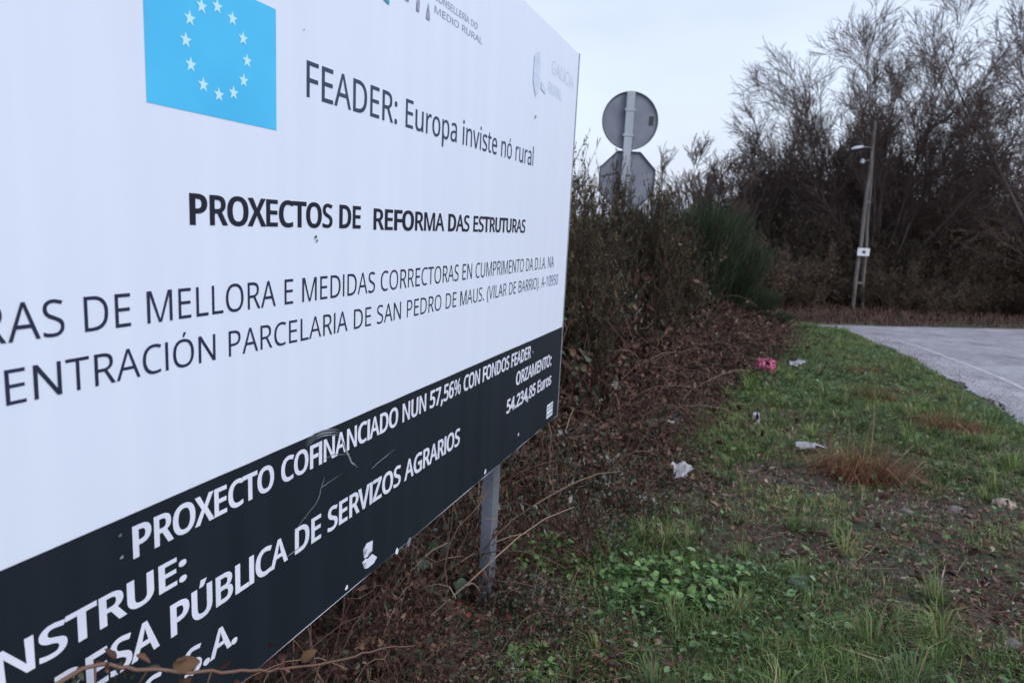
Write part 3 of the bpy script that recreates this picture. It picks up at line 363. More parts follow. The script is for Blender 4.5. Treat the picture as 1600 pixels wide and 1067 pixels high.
# ------------------------------------------------------------------ the big information board
BA = atan2(.94316947, .33231212)
board = empty('information_board', (0.0075, 2.6598, 0), BA)
tag(board, 'large white and navy printed information board with a blue star flag, beside the verge', 'board')
M_WHITE, t, b, o = new_mat('white_sheet')
tc = t.nodes.new('ShaderNodeTexCoord'); mp = t.nodes.new('ShaderNodeMapping'); mp.inputs['Scale'].default_value = (14, 1, .7)
n = t.nodes.new('ShaderNodeTexNoise'); n.inputs['Scale'].default_value = 1.2; n.inputs['Detail'].default_value = 5
t.links.new(tc.outputs['Object'], mp.inputs[0]); t.links.new(mp.outputs[0], n.inputs['Vector'])
r = ramp(t, [(.3, (.635, .715, .86)), (.7, (.665, .745, .89))])
t.links.new(n.outputs['Fac'], r.inputs[0]); t.links.new(r.outputs[0], b.inputs['Base Color']); b.inputs['Roughness'].default_value = .45
n2 = t.nodes.new('ShaderNodeTexNoise'); n2.inputs['Scale'].default_value = 2.0
bp = t.nodes.new('ShaderNodeBump'); bp.inputs['Strength'].default_value = .15; bp.inputs['Distance'].default_value = .02
t.links.new(tc.outputs['Object'], n2.inputs['Vector']); t.links.new(n2.outputs['Fac'], bp.inputs['Height']); t.links.new(bp.outputs[0], b.inputs['Normal'])
M_NAVY = noise_mat('navy_vinyl', (.0062, .0115, .018), (.009, .0155, .024), scale=1.4, rough=.5, spec=.3, stretch=(10, 1, .6))
M_INK = noise_mat('dark_ink', (.012, .018, .05), (.02, .026, .065), scale=8, rough=.5, spec=.3)
M_BLK = noise_mat('black_ink', (.006, .008, .022), (.010, .012, .03), scale=8, rough=.5, spec=.3)
M_SLATE = noise_mat('slate_ink', (.025, .045, .085), (.035, .06, .11), scale=8, rough=.5, spec=.3)
M_LET = noise_mat('white_vinyl', (.60, .66, .80), (.70, .75, .88), scale=9, rough=.5)
M_FLAG = noise_mat('flag_blue', (.05, .45, .80), (.06, .51, .86), scale=6, rough=.5)
M_STAR = noise_mat('star_white', (.42, .76, .86), (.5, .82, .9), scale=9, rough=.5)
M_FADE = noise_mat('faded_ink', (.46, .56, .72), (.58, .67, .82), scale=50, rough=.6)
M_GREYINK = noise_mat('grey_ink', (.20, .22, .34), (.34, .37, .50), scale=60, rough=.6)
M_TEAL = noise_mat('teal_ink', (.03, .28, .42), (.05, .34, .5), scale=6, rough=.5)
M_GALV = noise_mat('galvanised_steel', (.13, .15, .19), (.22, .24, .29), scale=9, rough=.5, metal=.35, bump=.15, bscale=60, stretch=(1, 1, .25))
M_STEELEDGE = noise_mat('sheet_edge', (.25, .27, .31), (.4, .42, .46), scale=12, rough=.5, metal=.3)
U0_, U1_, ZB, ZM, ZT = -2.42, .690, .69, 1.1325, 2.372
def bx_mesh(name, x0, x1, y0, y1, z0, z1, mat, bev=0):
    bm = bmesh.new(); bmesh.ops.create_cube(bm, size=1)
    for v in bm.verts: v.co = Vector(((x0 + x1) / 2 + v.co.x * (x1 - x0), (y0 + y1) / 2 + v.co.y * (y1 - y0), (z0 + z1) / 2 + v.co.z * (z1 - z0)))
    if bev: bmesh.ops.bevel(bm, geom=bm.edges[:], offset=bev, segments=2, affect='EDGES')
    me = bpy.data.meshes.new(name); bm.to_mesh(me); bm.free(); me.materials.append(mat); return me
obj('sheet', bx_mesh('sheet', U0_, U1_, 0, .022, ZB, ZT, M_WHITE, .003), None, board)
# slightly ragged vinyl band over the lower part
bm = bmesh.new()
rr = random.Random(3)
top = []; bot = []
for k in range(41):
    u = U0_ + .003 + (U1_ - U0_ - .006) * k / 40
    top.append(bm.verts.new((u, -.0012, ZM + rr.uniform(-.0006, .0006)))); bot.append(bm.verts.new((u, -.0012, ZB + .004 + rr.uniform(0, .0025))))
for k in range(40): bm.faces.new((bot[k], bot[k + 1], top[k + 1], top[k]))
me = bpy.data.meshes.new('navy_band'); bm.to_mesh(me); bm.free(); me.materials.append(M_NAVY)
obj('navy_band', me, None, board)
obj('edge_trim', bx_mesh('edge_trim', U1_ - .001, U1_ + .006, -.003, .025, ZB, ZT, M_STEELEDGE, .001), None, board)
for z in (1.0, 2.05):
    obj('cross_rail', bx_mesh('cross_rail', U0_ + .05, U1_ - .05, .0235, .06, z - .03, z + .03, M_GALV, .003), None, board)

def channel(name, z0, z1, mat, w=.072, d=.045, th=.004):
    """open steel channel, profile in x-y, open side away from the viewer"""
    prof = [(-w / 2, 0), (w / 2, 0), (w / 2, d), (w / 2 - .012, d), (w / 2 - .012, d - th), (w / 2 - th, d - th), (w / 2 - th, th), (w * .14, th), (w * .1, th + .009), (-w * .1, th + .009), (-w * .14, th), (-w / 2 + th, th), (-w / 2 + th, d - th), (-w / 2 + .012, d - th), (-w / 2 + .012, d), (-w / 2, d)]
    bm = bmesh.new(); a = [bm.verts.new((x, y, z0)) for x, y in prof]; c = [bm.verts.new((x, y, z1)) for x, y in prof]
    n = len(prof)
    for k in range(n): bm.faces.new((a[k], a[(k + 1) % n], c[(k + 1) % n], c[k]))
    bm.faces.new(c); bm.faces.new(a[::-1]); bmesh.ops.recalc_face_normals(bm, faces=bm.faces)
    me = bpy.data.meshes.new(name); bm.to_mesh(me); bm.free(); me.materials.append(mat); return me
post_me = channel('post', -.3, 2.3, M_GALV)
for u in (.05, -1.95):
    p = obj('post', post_me, None, board, (u, .062, 0))
    for z in (1.0, 2.05): obj('bolt', bx_mesh('bolt', -.009, .009, -.0048, -.001, z - .009, z + .009, M_STEELEDGE, .002), None, p)

# ---- lettering: glyph outlines, letter cap height 509
GL = json.loads(GLYPHS)
def pen(text):
    x = 0; xs = []
    for ch in text:
        xs.append(x); x += (GL[ch][0] if ch != ' ' else 205)
    xs.append(x); return xs
def _area(l): return sum(l[i - 1][0] * l[i][1] - l[i][0] * l[i - 1][1] for i in range(len(l))) / 2
def _inside(p, l):
    r = False
    for i in range(len(l)):
        (x0, y0), (x1, y1) = l[i - 1], l[i]
        if (y0 > p[1]) != (y1 > p[1]) and p[0] < (x1 - x0) * (p[1] - y0) / (y1 - y0) + x0: r = not r
    return r
def embolden(l, loops, w):
    """move an outline outwards (a counter inwards) by w font units"""
    if not w: return l
    hole = any(m is not l and _inside((l[0][0] + .3, l[0][1] + .3), m) for m in loops)
    sgn = (1 if _area(l) > 0 else -1) * (-1 if hole else 1); out = []
    n = len(l)
    for i in range(n):
        a, b_, c_ = l[i - 1], l[i], l[(i + 1) % n]
        d1 = Vector((b_[0] - a[0], b_[1] - a[1])).normalized(); d2 = Vector((c_[0] - b_[0], c_[1] - b_[1])).normalized()
        n1 = Vector((d1.y, -d1.x)); n2 = Vector((d2.y, -d2.x)); mid = n1 + n2
        if mid.length < 1e-3: out.append((b_[0], b_[1])); continue
        mid.normalize(); k = min(1.6, 1 / max(.3, mid.dot(n1)))
        out.append((b_[0] + sgn * mid.x * w * k, b_[1] + sgn * mid.y * w * k * .55))
    return out
def text_mesh(name, text, i0, uA, i1, uB, z, cap, mat, bold=0.0, slant=0.0, proud=.0022):
    """glyph i0 starts at uA and glyph i1 ends at uB, in board metres"""
    xs = pen(text); s = (uB - uA) / ((xs[i1 + 1] - 20) - (xs[i0] + 20)); sv = cap / 509.0
    V, Fc = [], []
    for k, ch in enumerate(text):
        if ch == ' ': continue
        vs, fs = glyph_fill(ch, bold); n0 = len(V)
        V += [((px_ + xs[k] + slant * py_ - xs[i0] - 20) * s + uA, -proud - .0003 * (k % 2), z + py_ * sv) for px_, py_ in vs]
        Fc += [tuple(n0 + i for i in f) for f in fs]
    me = bpy.data.meshes.new(name); me.from_pydata(V, [], Fc); me.update(); me.materials.append(mat)
    return me
_GF = {}
def glyph_fill(ch, bold):
    """filled faces of one glyph, in font units"""
    if (ch, bold) not in _GF:
        c = bpy.data.curves.new('glyph', 'CURVE'); c.dimensions = '2D'; c.fill_mode = 'BOTH'
        for loop in GL[ch][1:]:
            lp_ = embolden(loop, GL[ch][1:], min(bold, {'M': 20, '%': 12, 'N': 22, 'A': 22, 'R': 24, 'S': 24, 'E': 25, 'B': 24, '8': 22}.get(ch, bold)))
            sp = c.splines.new('POLY'); sp.points.add(len(lp_) - 1)
            for q, (px_, py_) in zip(sp.points, lp_): q.co = (px_ * .001, py_ * .001, 0, 1)
            sp.use_cyclic_u = True
        o = bpy.data.objects.new('glyph', c); COL.objects.link(o); bpy.context.view_layer.update()
        m_ = bpy.data.meshes.new_from_object(o); bpy.data.objects.remove(o); bpy.data.curves.remove(c)
        _GF[(ch, bold)] = ([(v.co.x * 1000, v.co.y * 1000) for v in m_.vertices], [tuple(f.vertices) for f in m_.polygons]); bpy.data.meshes.remove(m_)
    return _GF[(ch, bold)]
def letter(text, i0, uA, i1, uB, z, cap, mat, bold=0.0, slant=0.0):
    return obj('lettering', text_mesh('lettering', text, i0, uA, i1, uB, z, cap, mat, bold, slant, .0016 if mat == M_LET else .0005), None, board)
s1 = 'FEADER: Europa inviste nó rural'
letter(s1, 0, -1.313, len(s1) - 1, .121, 1.8275, .068, M_SLATE, 4)
letter('PROXECTOS DE', 0, -1.615, 11, -1.105, 1.5755, .0475, M_BLK, 33)
s = 'REFORMA DAS ESTRUTURAS'; letter(s, 0, -1.052, len(s) - 1, .062, 1.5735, .0475, M_BLK, 35)
s = 'OBRAS DE MELLORA E MEDIDAS CORRECTORAS EN CUMPRIMENTO DA D.I.A. NA'
letter(s, 3, -1.912, len(s) - 1, .478, 1.4235, .0495, M_INK, -3)
s = 'CONCENTRACIÓN PARCELARIA DE SAN PEDRO DE MAUS. (VILAR DE BARRIO). A-10950'
letter(s, 4, -1.926, len(s) - 1, .565, 1.344, .0460, M_INK, -3)
s = 'PROXECTO COFINANCIADO NUN 57,56% CON FONDOS FEADER'
letter(s, 0, -1.748, len(s) - 1, .212, 1.060, .050, M_LET, 29)
letter('ORZAMENTO:', 0, .045, 9, .53, .974, .052, M_LET, 29)
letter('54.234,85 Euros', 0, -.049, 14, .545, .882, .052, M_LET, 29)
letter('CONSTRUE:', 2, -1.962, 8, -1.641, .976, .047, M_LET, 29)
s = 'EMPRESA PÚBLICA DE SERVIZOS AGRARIOS'
letter(s, 8, -1.681, len(s) - 1, -.493, .887, .055, M_LET, 29)
s = 'GALEGOS, S.A.'
letter(s, 9, -1.652, len(s) - 1, -1.522, .790, .050, M_LET, 29)
s = 'CONSELLERÍA DO'; letter(s, 0, -.765, len(s) - 1, -.475, 2.168, .018, M_GREYINK, 5)
s = 'MEDIO RURAL'; letter(s, 0, -.765, len(s) - 1, -.435, 2.136, .018, M_GREYINK, 5)
letter('GALICIA', 0, .285, 6, .62, 2.205, .052, M_FADE, 8)
letter('RURAL', 0, .255, 4, .45, 2.125, .042, M_FADE, 8)

# the flag with its ring of twelve stars
def flat(name, polys, mat, y):
    bm = bmesh.new()
    for p in polys: bm.faces.new([bm.verts.new((x, y, z)) for x, z in p])
    bmesh.ops.triangulate(bm, faces=bm.faces[:])
    me = bpy.data.meshes.new(name); bm.to_mesh(me); bm.free(); me.materials.append(mat); return me
fx0, fx1, fz0, fz1 = -1.690, -1.398, 1.7505, 1.962
flag = obj('star_flag', flat('star_flag', [[(fx0, fz0), (fx1, fz0), (fx1, fz1), (fx0, fz1)]], M_FLAG, -.0005), None, board)
cx, cz = (fx0 + fx1) / 2, (fz0 + fz1) / 2
def star(r, ri): return [(r_ * sin(a), r_ * cos(a)) for k in range(10) for r_, a in [((r, ri)[k % 2], k * pi / 5)]]
bm = bmesh.new(); c0 = bm.verts.new((0, 0, 0)); vs = [bm.verts.new((x, 0, z)) for x, z in star(.0125, .0050)]
for k in range(10): bm.faces.new((c0, vs[k], vs[(k + 1) % 10]))
star_me = bpy.data.meshes.new('star'); bm.to_mesh(star_me); bm.free(); star_me.materials.append(M_STAR)
for k in range(12):
    a = k * pi / 6
    obj('star', star_me, None, flag, (cx + .0685 * sin(a), -.0010, cz + .0685 * cos(a)))
# half seen emblems at the top edge, faded shield and white stickers
obj('emblem', flat('emblem', [[(-1.032, 2.092), (-.998, 2.086), (-.995, 2.2), (-1.032, 2.2)]], M_TEAL, -.002), None, board)
obj('emblem', flat('emblem', [[(-.925, 2.120), (-.905, 2.120), (-.902, 2.15), (-.92, 2.155)], [(-.865, 2.112), (-.85, 2.112), (-.848, 2.135), (-.856, 2.16), (-.863, 2.135)], [(-.812, 2.108), (-.79, 2.108), (-.793, 2.125), (-.80, 2.15), (-.806, 2.125)]], M_GREYINK, -.002), None, board)
obj('faded_emblem', flat('faded_emblem', [[(.06, 2.13), (.10, 2.08), (.135, 2.10), (.14, 2.20), (.12, 2.25), (.065, 2.22)], [(.16, 2.12), (.22, 2.11), (.225, 2.13), (.16, 2.15)]], M_FADE, -.002), None, board)
# lined sticker by the right edge
st = obj('sticker', flat('sticker', [[(.505, .722), (.60, .722), (.60, .788), (.505, .788)]], M_LET, -.002), None, board)
obj('sticker_print', flat('sticker_print', [[(u, z), (u + .018, z), (u + .018, z + .006), (u, z + .006)] for u in (.515, .545, .573) for z in (.735, .757, .771)], M_NAVY, -.003), None, st)

# a cut crest at the lower rim of the band, scratches, chips and rust specks
cr_ = obj('crest', flat('crest', [[(-1.07, .752), (-1.052, .748), (-1.05, .757), (-1.03, .755), (-1.028, .782), (-1.058, .787), (-1.074, .775), (-1.056, .772), (-1.055, .766), (-1.07, .768)], [(-1.078, .744), (-1.06, .735), (-1.058, .728), (-1.066, .722), (-1.05, .716), (-1.02, .716), (-1.005, .726), (-1.02, .738), (-1.03, .746), (-1.052, .742), (-1.06, .748)]], M_LET, -.002), None, board)
M_SCR = noise_mat('scratched_metal', (.10, .115, .14), (.24, .27, .32), scale=30, rough=.6)
def scratch(pts, w):
    g = Geo(); rg = random.Random(int(abs(pts[0][0]) * 999)); q = []
    for (a, c), (d, e) in zip(pts, pts[1:]):
        for k in range(4): q.append((a + (d - a) * k / 4 + rg.uniform(-.001, .001), -.0022, c + (e - c) * k / 4 + rg.uniform(-.001, .001)))
    q.append((pts[-1][0], -.0022, pts[-1][1]))
    n = len(q); ws = [w * sin(pi * (k + .5) / n) for k in range(n)]
    v = []
    for k in range(n):
        a = q[max(0, k - 1)]; d = q[min(n - 1, k + 1)]; tx, tz = d[0] - a[0], d[2] - a[2]; l = sqrt(tx * tx + tz * tz) + 1e-9
        nx, nz_ = -tz / l * ws[k] / 2, tx / l * ws[k] / 2
        v += [(q[k][0] + nx, q[k][1], q[k][2] + nz_), (q[k][0] - nx, q[k][1], q[k][2] - nz_)]
    g.put(v, [(2 * k, 2 * k + 1, 2 * k + 3, 2 * k + 2) for k in range(n - 1)])
    obj('scratch', g.mesh('scratch', M_SCR), None, board)
scratch([(-1.18, 1.10), (-1.153, 1.057), (-1.133, 1.025), (-1.105, 1.003)], .006)
scratch([(-1.256, 1.068), (-1.207, 1.066), (-1.152, 1.051)], .002)
scratch([(-1.165, 1.011), (-1.231, 1.006), (-1.256, 1.003), (-1.26, .986), (-1.279, .97), (-1.32, .955), (-1.36, .93)], .0025)
scratch([(-1.256, 1.003), (-1.241, 1.024)], .0025)
scratch([(-.92, .997), (-1.008, .986), (-1.045, .979)], .0025)
scratch([(-1.376, .893), (-1.324, .898)], .0025)
for dz, w in ((0, .004), (.006, .003), (-.006, .003)):
    scratch([(-1.31, 1.118 + dz), (-1.28, 1.128 + dz), (-1.245, 1.128 + dz), (-1.208, 1.12 + dz), (-1.183, 1.11 + dz)], w)
M_RUST = noise_mat('rust', (.05, .035, .04), (.12, .09, .09), scale=90, rough=.8)
for u, z, r_, mt in ((-1.768, 1.072, .0035, M_SCR), (-1.769, 1.108, .003, M_SCR), (-1.149, .712, .007, M_LET), (.106, .757, .009, M_LET), (-.251, .714, .010, M_LET), (.111, 2.009, .007, M_RUST), (-1.278, 1.556, .004, M_RUST), (-1.274, 1.548, .003, M_RUST), (-1.319, 1.948, .0018, M_RUST), (.24, 1.079, .008, M_SCR), (-.9, .695, .01, M_LET), (-.83, .694, .014, M_SCR)):
    obj('chip', flat('chip', [[(u + r_ * cos(a) * random.Random(int(a * 99 + u * 77)).uniform(.6, 1.2), z + r_ * sin(a) * random.Random(int(a * 55 + u * 33)).uniform(.6, 1.2)) for a in [k * pi / 4 for k in range(8)]]], mt, -.0032), None, board)

# ------------------------------------------------------------------ traffic signs seen from behind
M_SIGNBACK = noise_mat('sign_back', (.155, .175, .225), (.21, .235, .285), scale=6, rough=.55, metal=.1)
M_SIGNRIM = noise_mat('sign_rim', (.05, .055, .075), (.08, .09, .11), scale=12, rough=.5, metal=.2)
M_POST2 = noise_mat('sign_post_steel', (.28, .32, .38), (.40, .44, .51), scale=7, rough=.5, metal=.2, stretch=(1, 1, .2))
M_GREYPATCH = noise_mat('sign_label', (.03, .033, .045), (.05, .055, .07), scale=40, rough=.7)
M_PLASTERW = noise_mat('white_plate', (.6, .62, .68), (.75, .78, .82), scale=20, rough=.6)
SX, SY = 1.125, 7.7
SZ = float(gz0(np.float64(SY)))
sg = empty('traffic_sign', (SX, SY, SZ), radians(4))
tag(sg, 'grey backs of a round and an eight sided traffic sign above the gorse', 'traffic sign')
def disc_mesh(name, n, R, rot, th, mat, rim=.018, lift=.012):
    bm = bmesh.new()
    def ring(r, y): return [bm.verts.new((r * cos(rot + 2 * pi * k / n), y, r * sin(rot + 2 * pi * k / n))) for k in range(n)]
    a, b_, c_, d_, e_ = ring(R, th), ring(R, -lift), ring(R - .006, -lift), ring(R - rim, 0), ring(R - rim - .004, 0)
    for p, q in ((a, b_), (b_, c_), (c_, d_), (d_, e_)):
        for k in range(n): bm.faces.new((p[k], p[(k + 1) % n], q[(k + 1) % n], q[k]))
    bm.faces.new(e_); bm.faces.new(a)
    bmesh.ops.recalc_face_normals(bm, faces=bm.faces)
    me = bpy.data.meshes.new(name); bm.to_mesh(me); bm.free(); me.materials.append(mat)
    return me
rd = obj('round_plate', disc_mesh('round_plate', 48, .30, 0, .012, M_SIGNBACK), None, sg, (.018, .055, 2.755 - SZ))
oc = obj('octagonal_plate', disc_mesh('octagonal_plate', 8, .328, pi / 8, .012, M_SIGNBACK), None, sg, (.03, .055, 2.135 - SZ))
def tor(name, n, R, rot, r, mat):
    g = Geo(); p = [(R * cos(rot + 2 * pi * k / n), -.014, R * sin(rot + 2 * pi * k / n)) for k in range(n + 1)]
    g.tubes(p[:-1], p[1:], r, r, 6); return g.mesh(name, mat)
obj('rim', tor('rim', 48, .297, 0, .006, M_SIGNRIM), None, rd); obj('rim', tor('rim', 8, .324, pi / 8, .007, M_SIGNRIM), None, oc)
obj('label', bx_mesh('label', .205, .255, -.003, 0, -.035, .06, M_GREYPATCH), None, rd)
g = Geo(); g.tubes([(-.28, -.004, .03)], [(-.02, -.004, .10)], .006, .006, 5); obj('crease', g.mesh('crease', M_SIGNRIM), None, oc)
obj('post', channel('post', -.3, 3.045 - SZ, M_POST2, w=.085, d=.045), None, sg)
for z in (2.86, 2.60, 2.2):
    obj('clamp', bx_mesh('clamp', -.058, .058, -.004, .05, z - SZ - .014, z - SZ + .014, M_POST2, .003), None, sg)

# ------------------------------------------------------------------ twin leg wooden utility pole with lamp and plate
M_WOOD = noise_mat('weathered_pole_wood', (.10, .09, .085), (.20, .185, .175), scale=5, rough=.85, bump=.4, bscale=30, stretch=(4, 4, .5))
M_LAMP = noise_mat('lamp_housing', (.42, .46, .52), (.55, .6, .66), scale=6, rough=.4)
pz = -0.51
up = empty('utility_pole', (10.32, 21.2, pz))
tag(up, 'twin leg weathered wooden pole carrying a small lamp at the wood edge across the road', 'utility pole')
def leg(x0, x1, y0, y1, z1, r0_, r1_):
    g = Geo(); n = 14
    g.path([(x0 + (x1 - x0) * k / n + .012 * sin(k * 1.3), y0 + (y1 - y0) * k / n, -.4 + (z1 + .4) * k / n) for k in range(n + 1)], np.linspace(r0_, r1_, n + 1) * .62, 10)
    return g.mesh('leg', M_WOOD, True)
obj('leg', leg(-.04, -.06, 0, 0, 5.6, .095, .07), None, up)
obj('leg', leg(.34, .02, .16, .16, 5.0, .085, .065), None, up)
for z, w_ in ((.9, .24), (3.3, .13)): obj('brace', bx_mesh('brace', -.02, w_, .06, .12, z - .04, z + .04, M_WOOD, .008), None, up)
arm = Geo(); arm.path([(-.05, -.02, 4.82), (-.25, -.12, 4.86), (-.5, -.22, 4.82)], [.022, .02, .02], 8); obj('lamp_arm', arm.mesh('lamp_arm', M_GALV, True), None, up)
bm = bmesh.new(); bmesh.ops.create_uvsphere(bm, u_segments=14, v_segments=8, radius=1)
for v in bm.verts: v.co = Vector((v.co.x * .22, v.co.y * .09, v.co.z * (.06 if v.co.z > 0 else .03)))
me = bpy.data.meshes.new('lamp_head'); bm.to_mesh(me); bm.free(); me.materials.append(M_LAMP)
lh = obj('lamp_head', me, None, up, (-.62, -.26, 4.80)); lh.rotation_euler = (0, radians(-14), radians(18))
obj('insulator', bx_mesh('insulator', -.05, .05, -.05, .05, 4.45, 4.57, M_LAMP, .02), None, up, (-.33, -.05, -.05))
br_ = Geo(); br_.path([(-.04, -.03, 4.50), (-.2, -.05, 4.49), (-.34, -.05, 4.45)], [.012, .012, .012], 6); obj('bracket', br_.mesh('bracket', M_GALV, True), None, up)
M_PLATEINK = noise_mat('plate_ink', (.03, .03, .04), (.05, .05, .06), scale=20, rough=.7)
pl = obj('number_plate', bx_mesh('number_plate', -.17, .19, -.13, -.118, 1.72, 1.95, M_PLASTERW, .003), None, up)
obj('plate_mark', bx_mesh('plate_mark', -.03, .07, -.1315, -.1305, 1.79, 1.88, M_PLATEINK), None, pl)

# ------------------------------------------------------------------ litter and stones on the verge
def G3(x, y, dz=0.0): return (x, y, float(zg(x, y)) + dz)
def crumple(name, sx, sy, sz, seed, mat, sub=3, amp=.35, flat_=False):
    bm = bmesh.new(); bmesh.ops.create_icosphere(bm, subdivisions=sub, radius=1); rg = np.random.default_rng(seed)
    W = [(rg.normal(size=3) * f, rg.uniform(0, 6.28), a) for f, a in ((2, .5), (4, .35), (7, .22)) for _ in range(3)]
    for v in bm.verts:
        c = np.array(v.co); s = sum(a * abs(sin(float(w @ c) + p)) for w, p, a in W)
        k = 1 + amp * (s - 1.2)
        v.co = Vector((c[0] * sx * k, c[1] * sy * k, max(c[2], -.35) * sz * k))
    me = bpy.data.meshes.new(name); bm.to_mesh(me); bm.free(); me.materials.append(mat); return me
def film(name, pts, mat, seed, fold=.02, n=9):
    """a thin folded sheet of plastic or paper"""
    rg = np.random.default_rng(seed); (x0, x1), (y0, y1) = pts
    W = [(rg.normal(size=2) * f, rg.uniform(0, 6.28), a) for f, a in ((18, 1), (40, .5), (80, .25))]
    v = []; q = []
    for j in range(n + 1):
        for i in range(n + 1):
            x = x0 + (x1 - x0) * i / n + rg.normal() * .004; y = y0 + (y1 - y0) * j / n + rg.normal() * .004
            v.append((x, y, fold * (1.0 + sum(a * sin(w[0] * x + w[1] * y + p) for w, p, a in W))))
    for j in range(n):
        for i in range(n):
            if (i in (0, n - 1) or j in (0, n - 1)) and rg.random() < .35: continue
            q.append((j * (n + 1) + i, j * (n + 1) + i + 1, (j + 1) * (n + 1) + i + 1, (j + 1) * (n + 1) + i))
    g = Geo(); g.put(v, q); me = g.mesh(name, mat, True); return me
M_PINK = noise_mat('pink_plastic', (.34, .03, .12), (.55, .10, .24), scale=14, rough=.35)
M_PALE = noise_mat('white_litter', (.16, .165, .19), (.40, .41, .46), scale=25, rough=.5)
M_BLKP = noise_mat('black_plastic', (.010, .011, .014), (.05, .055, .065), scale=14, rough=.25)
M_STONE = noise_mat('tan_stone', (.20, .16, .13), (.36, .30, .25), scale=12, rough=.8, bump=.5, bscale=50)
M_STONEG = noise_mat('grey_stone', (.07, .068, .07), (.17, .16, .16), scale=12, rough=.8, bump=.5, bscale=50)
def litter(name, me, x, y, label, cat, rz=0, dz=.02, rx=0, group=None):
    o = obj(name, me, None, None, G3(x, y, dz)); o.rotation_euler = (rx, 0, rz); tag(o, label, cat, group); return o
litter('crumpled_bag', crumple('crumpled_bag', .13, .08, .095, 4, M_PINK, 4, .22), 3.12, 8.45, 'crumpled bright pink plastic bag caught at the bramble edge', 'bag', .4, .075)
litter('torn_bag', film('torn_bag', ((-.10, .10), (-.05, .05)), M_PALE, 5, .035), 3.72, 8.95, 'small torn white plastic scrap in the green weeds beside the pink bag', 'litter', .2, .05)
litter('paper_scrap', film('paper_scrap', ((-.11, .11), (-.06, .06)), M_PALE, 6, .02), 2.28, 5.06, 'flattened white paper scrap in the grass left of the largest russet tuft', 'litter', -.2, .04)
litter('paper_scrap', film('paper_scrap', ((-.06, .06), (-.05, .05)), M_PALE, 8, .03), 1.06, 4.05, 'crumpled white paper with a dark fold lying among the low brown brambles', 'litter', .7, .14, .35)
litter('paper_scrap', film('paper_scrap', ((-.025, .025), (-.05, .05)), M_PALE, 9, .02), 2.13, 5.84, 'narrow upright white scrap in short grass before the brambles', 'litter', .1, .05, .8)
litter('plastic_sheet', film('plastic_sheet', ((-.17, .17), (-.07, .07)), M_BLKP, 12, .03), 1.22, 5.35, 'shiny black torn plastic sheet lying at the foot of the brambles', 'litter', .25, .09, .3)
litter('stone', crumple('stone', .065, .045, .034, 15, M_STONE, 3, .3), 3.13, 4.18, 'smooth pale tan stone lying in the worn verge', 'stone', .3, -.004)
for k, (x, y, s) in enumerate([(2.76, 4.07, .05), (2.42, 4.0, .04), (3.05, 3.72, .045), (2.55, 3.05, .035), (2.95, 5.1, .04), (2.1, 2.62, .04), (1.75, 3.3, .03), (3.4, 4.6, .05), (2.3, 2.5, .03), (4.15, 5.35, .04), (3.6, 4.0, .035)]):
    litter('stone', crumple('stone', s * 1.2, s * .9, s * .6, 20 + k, M_STONEG, 2, .25), x, y, 'small grey stone half sunk in the worn verge', 'stone', k, -.008, group='small grey stones in the worn verge')
# loose chippings along the road edge and over the worn patches
rg = np.random.default_rng(77); g = Geo()
n = 9000
yy = rg.uniform(2, 15, n); xx = xleft(yy) - rg.normal(size=n) * .30 + .08
k2 = 1500; xx[:k2] = rg.uniform(1.7, 3.6, k2); yy[:k2] = rg.uniform(2.0, 4.6, k2)
s = rg.uniform(.004, .013, n)
zz = np.where(road_d(xx, yy) > 0, gz0(yy) + .008, zg(xx, yy))
base = np.array([(1, 0, -.4), (0, 1, -.4), (-1, 0, -.4), (0, -1, -.4), (.2, .1, .7)])
V = base[None] * s[:, None, None] * rg.uniform(.6, 1.3, (n, 5, 1)) + np.stack([xx, yy, zz], 1)[:, None]
T = np.array([(0, 1, 4), (1, 2, 4), (2, 3, 4), (3, 0, 4)])[None] + (np.arange(n) * 5)[:, None, None]
g.put(V.reshape(-1, 3), None, T.reshape(-1, 3), tint=np.repeat(rg.random(n), 5))
M_CHIP = plant_mat('chippings', [(0, (.05, .045, .05)), (.5, (.15, .14, .15)), (1, (.40, .39, .41))], .8)
tag(obj('gravel', g.mesh('gravel', M_CHIP)), 'loose grey chippings along the road edge and worn verge', kind='stuff')

# ------------------------------------------------------------------ plant materials
M_CANE = plant_mat('bramble_cane', [(0, (0.0352, 0.0176, 0.0176)), (0.45, (0.0935, 0.0462, 0.0407)), (0.75, (0.176, 0.11, 0.0825)), (1, (0.308, 0.2365, 0.176))], .6)
M_BLEAF = plant_mat('bramble_leaf', [(0, (.020, .010, .010)), (.2, (.055, .024, .020)), (.38, (.11, .055, .038)), (.48, (.17, .105, .07)), (.56, (.035, .034, .022)), (.7, (.045, .065, .033)), (.86, (.085, .11, .085)), (1, (.20, .215, .21))], .6, .12)
M_GORSE = plant_mat('gorse_spines', [(0, (.016, .019, .012)), (.4, (.042, .047, .024)), (.7, (.085, .076, .040)), (1, (.22, .18, .10))], .7, .1)
M_BROOM = plant_mat('broom_green', [(0, (0.0119, 0.0234, 0.0101)), (0.6, (0.0238, 0.0421, 0.0172)), (1, (0.0536, 0.0761, 0.0296))], .6, .1)
M_BARK = plant_mat('bare_bark', [(0, (0.0385, 0.0289, 0.0285)), (0.5, (0.0757, 0.0578, 0.0546)), (0.85, (0.1306, 0.105, 0.0926)), (1, (0.22, 0.1903, 0.1604))], .85)
M_TWIG = plant_mat('bare_twigs', [(0, (0.054, 0.0363, 0.0353)), (0.6, (0.1013, 0.0714, 0.0639)), (1, (0.162, 0.1296, 0.1102))], .85)
M_SCRUB = plant_mat('scrub_twigs', [(0, (0.0379, 0.0296, 0.0247)), (0.5, (0.0797, 0.0591, 0.0478)), (0.85, (0.1233, 0.0998, 0.0726)), (1, (0.2087, 0.1756, 0.132))], .85)
